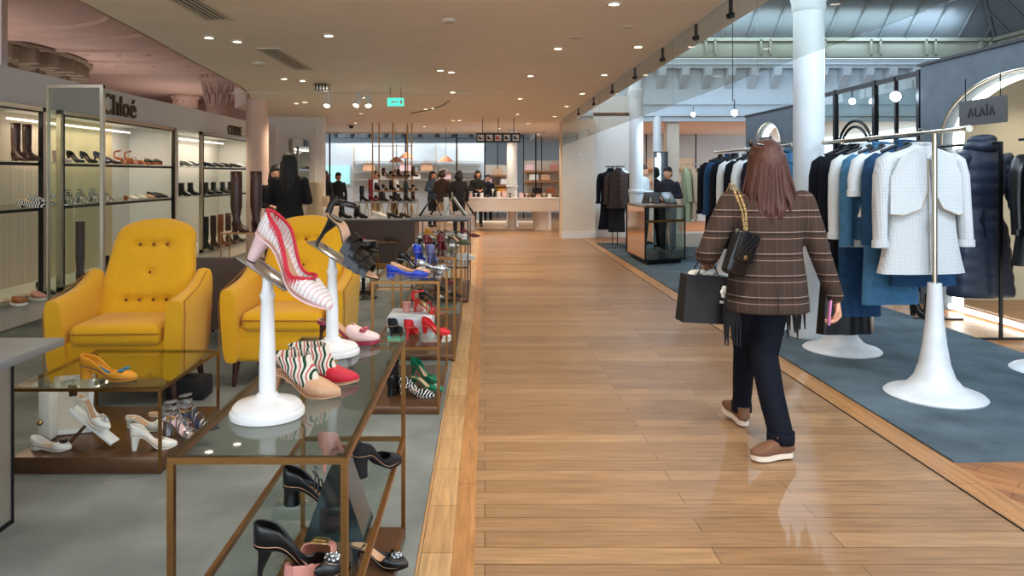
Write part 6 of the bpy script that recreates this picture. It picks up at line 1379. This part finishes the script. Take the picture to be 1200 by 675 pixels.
person(-0.66, 18.9, PI + 0.1, 'far shopper in black with a tan crossbody strap by the white counter', m_blackc, m_blackc, m_hair_blk, 0.1, 1.6, 'down', 0.018)
person(-0.2, 21.4, 0.2, 'far shopper with black hair behind the left end of the white counter', m_blackc, m_blackc, m_hair_blk, 0.1, 1.62, 'front', 0.02)
person(0.1, 23.6, 0.0, 'legs of a far shopper visible beneath the white counter', m_blackc, m_jeans, m_hair_blk, 0.0, 1.5, 'down', 0.02)

# ------------------------------------------------------------------ the walking woman
m_plaid = stripes('brown_plaid_wool', (62, 49, 42), [(0.118, 0.0, 0.006, (182, 160, 146), 0.85), (0.118, 0.012, 0.016, (40, 28, 26), 0.75), (0.118, 0.034, 0.004, (170, 140, 124), 0.6), (0.118, 0.07, 0.003, (60, 44, 40), 0.5)], 0.9, axis=2, bands2=[(0.098, 0.0, 0.003, (140, 114, 100), 0.18), (0.098, 0.02, 0.014, (50, 38, 34), 0.2), (0.098, 0.06, 0.002, (150, 130, 118), 0.15)])
m_suede = mat('tan_suede_trainer', (116, 80, 56), 0.85, noise=0.14, nscale=40, bump=0.15)
m_solew = mat('off_white_rubber', (222, 206, 186), 0.6, noise=0.03)
WXX, WY = 1.585, 4.16
w = thing('person', 'woman walking away in a brown plaid blazer, dark jeans and tan trainers', 'person', (WXX, WY, 0.004))
def W_(px, py, d): return (( (px - 568) * d / F) - WXX, d - WY, 1.5 - (py - 205) * d / F - 0.004)
hL, kL, aL = (-0.105, 0.03, 0.88), (-0.065, 0.17, 0.48), (-0.045, 0.29, 0.11)       # leg stepping forward (away)
hR, kR, aR = (0.03, 0.0, 0.88), (-0.02, -0.0, 0.49), (-0.01, -0.21, 0.1)         # trailing leg, nearer to the camera
shL, elL, wrL = (-0.195, 0.02, 1.34), (-0.335, -0.02, 1.06), (-0.30, 0.20, 1.02)
shR, elR, wrR = (0.195, 0.0, 1.34), (0.275, -0.04, 1.06), (0.372, -0.03, 0.80)
bm = new(); head(bm, (-0.0, 0.03, 1.575), 1.0, 1); caps(bm, ((0, 0.0, 1.38), 0.055), ((0, 0.02, 1.5), 0.05))
loft(bm, [ring((0, 0.01, q), (1, 0, 0), (0, 1, 0), a, b, 20) for q, a, b in ((0.84, 0.14, 0.11), (0.93, 0.17, 0.125), (1.06, 0.13, 0.095), (1.2, 0.15, 0.105), (1.33, 0.165, 0.09), (1.4, 0.09, 0.065))])
for (a, b, c) in ((shL, elL, wrL), (shR, elR, wrR)): caps(bm, (a, 0.048), (b, 0.038), (c, 0.025))
hand(bm, wrR, (0.12, -0.05, -1.0), (-1, 0.2, 0), 1.0, 0.42, 1); hand(bm, wrL, (0.25, 0.6, -0.75), (0.7, -0.6, -0.3), 0.98, 0.8, -1)
caps(bm, (hL, 0.09), (kL, 0.056), (aL, 0.036)); caps(bm, (hR, 0.09), (kR, 0.056), (aR, 0.036))
caps(bm, (aL, 0.034), ((-0.05, 0.36, 0.05), 0.03)); caps(bm, (aR, 0.034), ((-0.07, -0.24, 0.05), 0.03))
obj('body', bm, m_skin, w, mods=[('remesh', 0.0055, 3)])
# jeans
bm = new(); caps(bm, ((-0.095, 0.02, 0.88), 0.12), ((0.03, 0.0, 0.88), 0.12), n=18)
caps(bm, ((hL[0], hL[1], 0.84), 0.103), ((-0.09, 0.10, 0.66), 0.086), (kL, 0.068), ((-0.055, 0.235, 0.3), 0.06), (aL, 0.052), n=18)
caps(bm, ((hR[0], hR[1], 0.84), 0.103), ((0.005, 0.005, 0.66), 0.09), (kR, 0.076), ((-0.02, -0.1, 0.3), 0.07), ((aR[0], aR[1], aR[2] + 0.02), 0.064), n=18)
obj('jeans', bm, m_jeans, w, mods=[('remesh', 0.009, 4)])
for (a, r, nm) in (((aL[0], aL[1], aL[2] - 0.03), 0.056, 'jeans_hem'), ((aR[0], aR[1], aR[2] - 0.025), 0.068, 'jeans_hem')):
    bm = new(); lathe(bm, [(r, 0.0), (r * 1.02, 0.02), (r, 0.06)], a, 20, cap=False); obj(nm, bm, m_jeans, w, mods=[('solid', 0.004)])
# blazer
bm = new(); rings = []
for q, a, b, yo in ((0.735, 0.232, 0.165, 0.01), (0.80, 0.228, 0.16, 0.01), (0.92, 0.215, 0.15, 0.01), (1.02, 0.195, 0.135, 0.0), (1.1, 0.188, 0.13, 0.0), (1.2, 0.198, 0.133, 0.0), (1.29, 0.21, 0.125, 0.0), (1.345, 0.205, 0.105, 0.0), (1.385, 0.15, 0.085, 0.005), (1.42, 0.085, 0.07, 0.01), (1.445, 0.065, 0.06, 0.015)):
    rings.append([Vector((a * math.copysign(abs(math.cos(t)) ** 0.85, math.cos(t)), yo + b * math.sin(t) * (1 + 0.03 * math.sin(5 * t) * (1.2 - q)), q)) for t in [2 * PI * k / 36 for k in range(36)]])
loft(bm, rings)
caps(bm, (shL, 0.072), ((-0.27, 0.0, 1.2), 0.07), (elL, 0.066), ((-0.325, 0.08, 1.04), 0.058), ((wrL[0], wrL[1] - 0.03, wrL[2]), 0.048), n=18)
caps(bm, (shR, 0.072), ((0.24, -0.02, 1.2), 0.066), (elR, 0.058), ((0.325, -0.04, 0.92), 0.052), ((0.362, -0.033, 0.825), 0.046), n=18)
bz = obj('blazer', bm, m_plaid, w, mods=[('remesh', 0.009, 5)])
bm = new(); pts = [(0.078 * math.cos(a), 0.012 + 0.068 * math.sin(a), 1.43 + 0.012 * math.sin(-a)) for a in [2 * PI * k / 24 for k in range(25)]]; tube(bm, pts, 0.016, 8, 1.5); obj('collar', bm, m_plaid, bz)
bm = new(); tube(bm, [(0.0, -0.158, 0.74), (0.0, -0.152, 0.92)], 0.002, 6); obj('back_vent', bm, m_blackc, bz)
# hair
bm = new(); ell(bm, (0, 0.02, 1.615), (0.09, 0.105, 0.083), 24); ell(bm, (0, -0.02, 1.55), (0.094, 0.085, 0.12), 20)
random.seed(11)
for k in range(30):
    u = k / 29; a = PI - 0.35 + (PI + 0.7) * u; cx, cy = 0.088 * math.cos(a), 0.01 + 0.082 * math.sin(a); e = math.sin(PI * u); z1 = 1.335 - 0.055 * e + random.uniform(-0.03, 0.025); j = random.uniform(-0.012, 0.012)
    caps(bm, ((cx * 0.9, cy, 1.6), 0.024), ((cx * 1.12 + j * 0.5, cy * 1.08 - 0.012, 1.49), 0.022), ((cx * 1.38 + j, cy - 0.035 * e, 1.40), 0.018), ((cx * 1.42 + j * 1.6 + 0.008, cy - 0.05 * e - 0.005, z1 + 0.025), 0.012), ((cx * 1.36 + j * 2, cy - 0.05 * e - 0.008, z1 - 0.02), 0.004), n=8)
obj('hair', bm, m_hair_red, w, ang=180, mods=[('remesh', 0.0045, 2)])
bm = new()
for k in range(22):                     # fine loose strands
    u = (k + random.random()) / 22; a = PI - 0.2 + (PI + 0.4) * u; cx, cy = 0.093 * math.cos(a), 0.01 + 0.088 * math.sin(a); r = random.uniform(-0.02, 0.02); e = math.sin(PI * u)
    tube(bm, [(cx * 0.95, cy * 1.0 - 0.008, 1.62), (cx * 1.2 + r * 0.6, cy * 1.12 - 0.03 * e, 1.49), (cx * 1.45 + r, cy - 0.055 * e, 1.38), (cx * 1.45 + r * 1.8, cy - 0.055 * e, 1.32 - random.uniform(0, 0.05) - 0.04 * e)], [0.002, 0.0035, 0.0035, 0.001], 5)
obj('hair_strands', bm, m_hair_red, w)
# trainers
def trainer(M, nm='trainer'):
    t = bpy.data.objects.new(nm, None); COL.objects.link(t); t.parent = w; t.matrix_local = M
    bm = new(); shoe_shell(bm, 0.275, 0.004, 0.03, 'round', CUT['loafer'], 1.22, 1.35); obj('upper', bm, m_suede, t, ang=80, mods=[('solid', 0.005)])
    bm = new(); sole_slab(bm, 0.275, 0.004, 0.03, 'round', 0.03, 1.3, 0.004); obj('sole', bm, m_solew, t)
    bm = new(); tube(bm, [(0.02, 0, 0.05), (0.03, 0, 0.09), (0.035, 0, 0.115)], [0.036, 0.037, 0.04], 14); obj('heel_counter', bm, m_suede, t)
    bm = new()
    for k in range(4): strap(bm, 0.46 + 0.06 * k, 0.275, 0.004, 0.03, 'round', 0.098 - 0.011 * k, 0.006, 0.012, 0.7)
    for s in (-1, 1): tube(bm, [(0.12, 0, 0.135), (0.1, s * 0.02, 0.15), (0.125, s * 0.035, 0.135)], 0.003, 5)
    obj('laces', bm, m_suede, t)
trainer(Matrix.Translation((0.045, -0.225, 0.0)) @ Matrix.Rotation(PI + 0.2, 4, 'Z') @ Matrix.Scale(0.86, 4))
trainer(Matrix.Translation((-0.045, 0.23, 0.004)) @ Matrix.Rotation(PI / 2 + 0.12, 4, 'Z') @ Matrix.Rotation(-0.12, 4, 'Y') @ Matrix.Scale(0.95, 4))
# fringed scarf hanging under the blazer
for side, (x0, x1, zb) in enumerate(((-0.235, -0.15, 0.55), (0.10, 0.21, 0.60))):
    bm = new()
    for k in range(8):
        x = x0 + (x1 - x0) * k / 7; tube(bm, [(x, 0.02, 0.76), (x + 0.004 * (k % 2), 0.02, zb + 0.13), (x + random.uniform(-0.008, 0.012), 0.015, zb + random.uniform(-0.03, 0.03))], [0.012, 0.009, 0.004], 6)
    box(bm, x0, x1, -0.0, 0.03, zb + 0.12, 0.8); obj('scarf_end', bm, m_blackc, w)
# sunglasses pushed up on the head
t = thing('sunglasses', 'dark sunglasses pushed up on the auburn hair of the walking woman', 'sunglasses', (WXX, WY, 1.665))
for s in (-1, 1):
    bm = new(); ell(bm, (s * 0.045, 0.09, 0.018), (0.034, 0.008, 0.026), 14); obj('lens', bm, m_blacksat, t)
    bm = new(); tube(bm, [(s * 0.083, 0.085, 0.02), (s * 0.1, 0.0, 0.012), (s * 0.088, -0.075, 0.004), (s * 0.06, -0.1, -0.004)], 0.004, 6); obj('temple', bm, m_blacksat, t)
bm = new(); tube(bm, [(-0.015, 0.09, 0.02), (0.015, 0.09, 0.02)], 0.004, 6); obj('bridge', bm, m_blacksat, t)
# quilted shoulder bag with chain
t = thing('shoulder_bag', 'black quilted handbag with a gold chain on the walking woman\'s shoulder', 'bag', (WXX - 0.215, WY - 0.175, 1.09), 0.0)
bm = new(); M = Matrix.Rotation(0.32, 4, 'Y') @ Matrix.Rotation(0.5, 4, 'Z'); box(bm, -0.075, 0.075, -0.035, 0.035, -0.135, 0.115, M, bev=0.028, seg=5); bmesh.ops.subdivide_edges(bm, edges=bm.edges, cuts=1); obj('bag_body', bm, m_blacksat, t)
bm = new(); box(bm, -0.07, 0.07, -0.045, -0.03, -0.05, 0.11, M, bev=0.006); obj('flap', bm, m_blacksat, t)
bm = new()
for k in range(-3, 4):
    for s in (-1, 1):
        a, b = M @ Vector((k * 0.03 - 0.05 * s, -0.046, -0.045)), M @ Vector((k * 0.03 + 0.05 * s, -0.046, 0.105))
        if abs(k) <= 1: tube(bm, [a, b], 0.0015, 5)
obj('quilt_stitching', bm, m_dark, t)
bm = new(); box(bm, -0.014, 0.014, -0.055, -0.045, -0.035, -0.012, M, bev=0.003); obj('clasp', bm, m_brass, t)
bm = new()
def chain(bm, pts):
    pts = [Vector(p) for p in pts]; L = sum((b - a).length for a, b in zip(pts, pts[1:])); n = int(L / 0.013); i = 0
    for k in range(n):
        q = k / n * L; acc = 0
        for a, b in zip(pts, pts[1:]):
            l = (b - a).length
            if acc + l >= q: p = a + (b - a) * ((q - acc) / l); d = (b - a).normalized(); break
            acc += l
        u, v = frame_of(d); ax = u if k % 2 else v
        tube(bm, [p + d * 0.0095 * math.cos(c) + ax * 0.005 * math.sin(c) for c in [2 * PI * m / 8 for m in range(9)]], 0.0017, 5)
chain(bm, [(0.02, -0.02, 0.11), (0.015, 0.01, 0.22), (-0.005, 0.06, 0.315), (0.0, 0.16, 0.36), (0.0, 0.24, 0.3)]); chain(bm, [(0.035, -0.005, 0.11), (0.035, 0.012, 0.22), (0.02, 0.06, 0.31), (0.02, 0.16, 0.355), (0.02, 0.24, 0.3)])
obj('chain_strap', bm, m_brass, t)
# paper shopping bag
bx = W_(822, 350, 4.28)
t = thing('shopping_bag', 'black paper shopping bag with a white flower held by the walking woman', 'bag', (WXX + bx[0], WY + bx[1], 0.655), 0.12); t.rotation_euler = (0, 0.07, 0.12)
bm = new(); loft(bm, [[Vector(p) for p in ((-0.135, -0.06, 0), (0.135, -0.06, 0), (0.135, 0.06, 0), (-0.135, 0.06, 0))], [Vector(p) for p in ((-0.125, -0.05, 0.27), (0.125, -0.05, 0.27), (0.125, 0.05, 0.27), (-0.125, 0.05, 0.27))]], cap=True); obj('bag_body', bm, mat('black_paper', (16, 13, 14), 0.7, noise=0.05), t, False)
bm = new()
for k in range(6): ell(bm, (-0.085 + k * 0.026, -0.02 + 0.02 * (k % 2), 0.275 + 0.008 * (k % 3)), (0.024, 0.03, 0.014), 10, Matrix.Rotation(k, 3, 'Z').to_4x4())
obj('tissue_paper', bm, m_whitel, t)
bm = new()
for a in range(6): ell(bm, (0.1 + 0.016 * math.cos(a * PI / 3), -0.064, 0.185 + 0.024 * math.sin(a * PI / 3)), (0.013, 0.006, 0.016), 8)
ell(bm, (0.1, -0.07, 0.185), 0.01, 8); box(bm, 0.075, 0.125, -0.066, -0.06, 0.12, 0.135); obj('flower', bm, m_whitel, t)
bm = new()
for yy in (-0.045, 0.045): tube(bm, [(-0.06, yy, 0.27), (-0.02, yy * 0.4, 0.37), (0.0, 0, 0.405), (0.02, yy * 0.4, 0.38), (0.065, yy, 0.27)], 0.004, 6)
obj('rope_handles', bm, m_black, t)
# phone
t = thing('mobile_phone', 'pink mobile phone in the right hand of the walking woman', 'phone', (WXX + wrR[0] - 0.045, WY + wrR[1] - 0.01, 0.735)); t.rotation_euler = (0.1, 0.15, 1.3)
pbox('phone_body', mat('pink_phone', (196, 120, 170), 0.4, noise=0.03), t, -0.035, 0.035, -0.005, 0.005, -0.07, 0.07, bev=0.004)
pbox('camera_bump', m_black, t, -0.03, -0.008, -0.008, -0.004, 0.04, 0.065, bev=0.001)
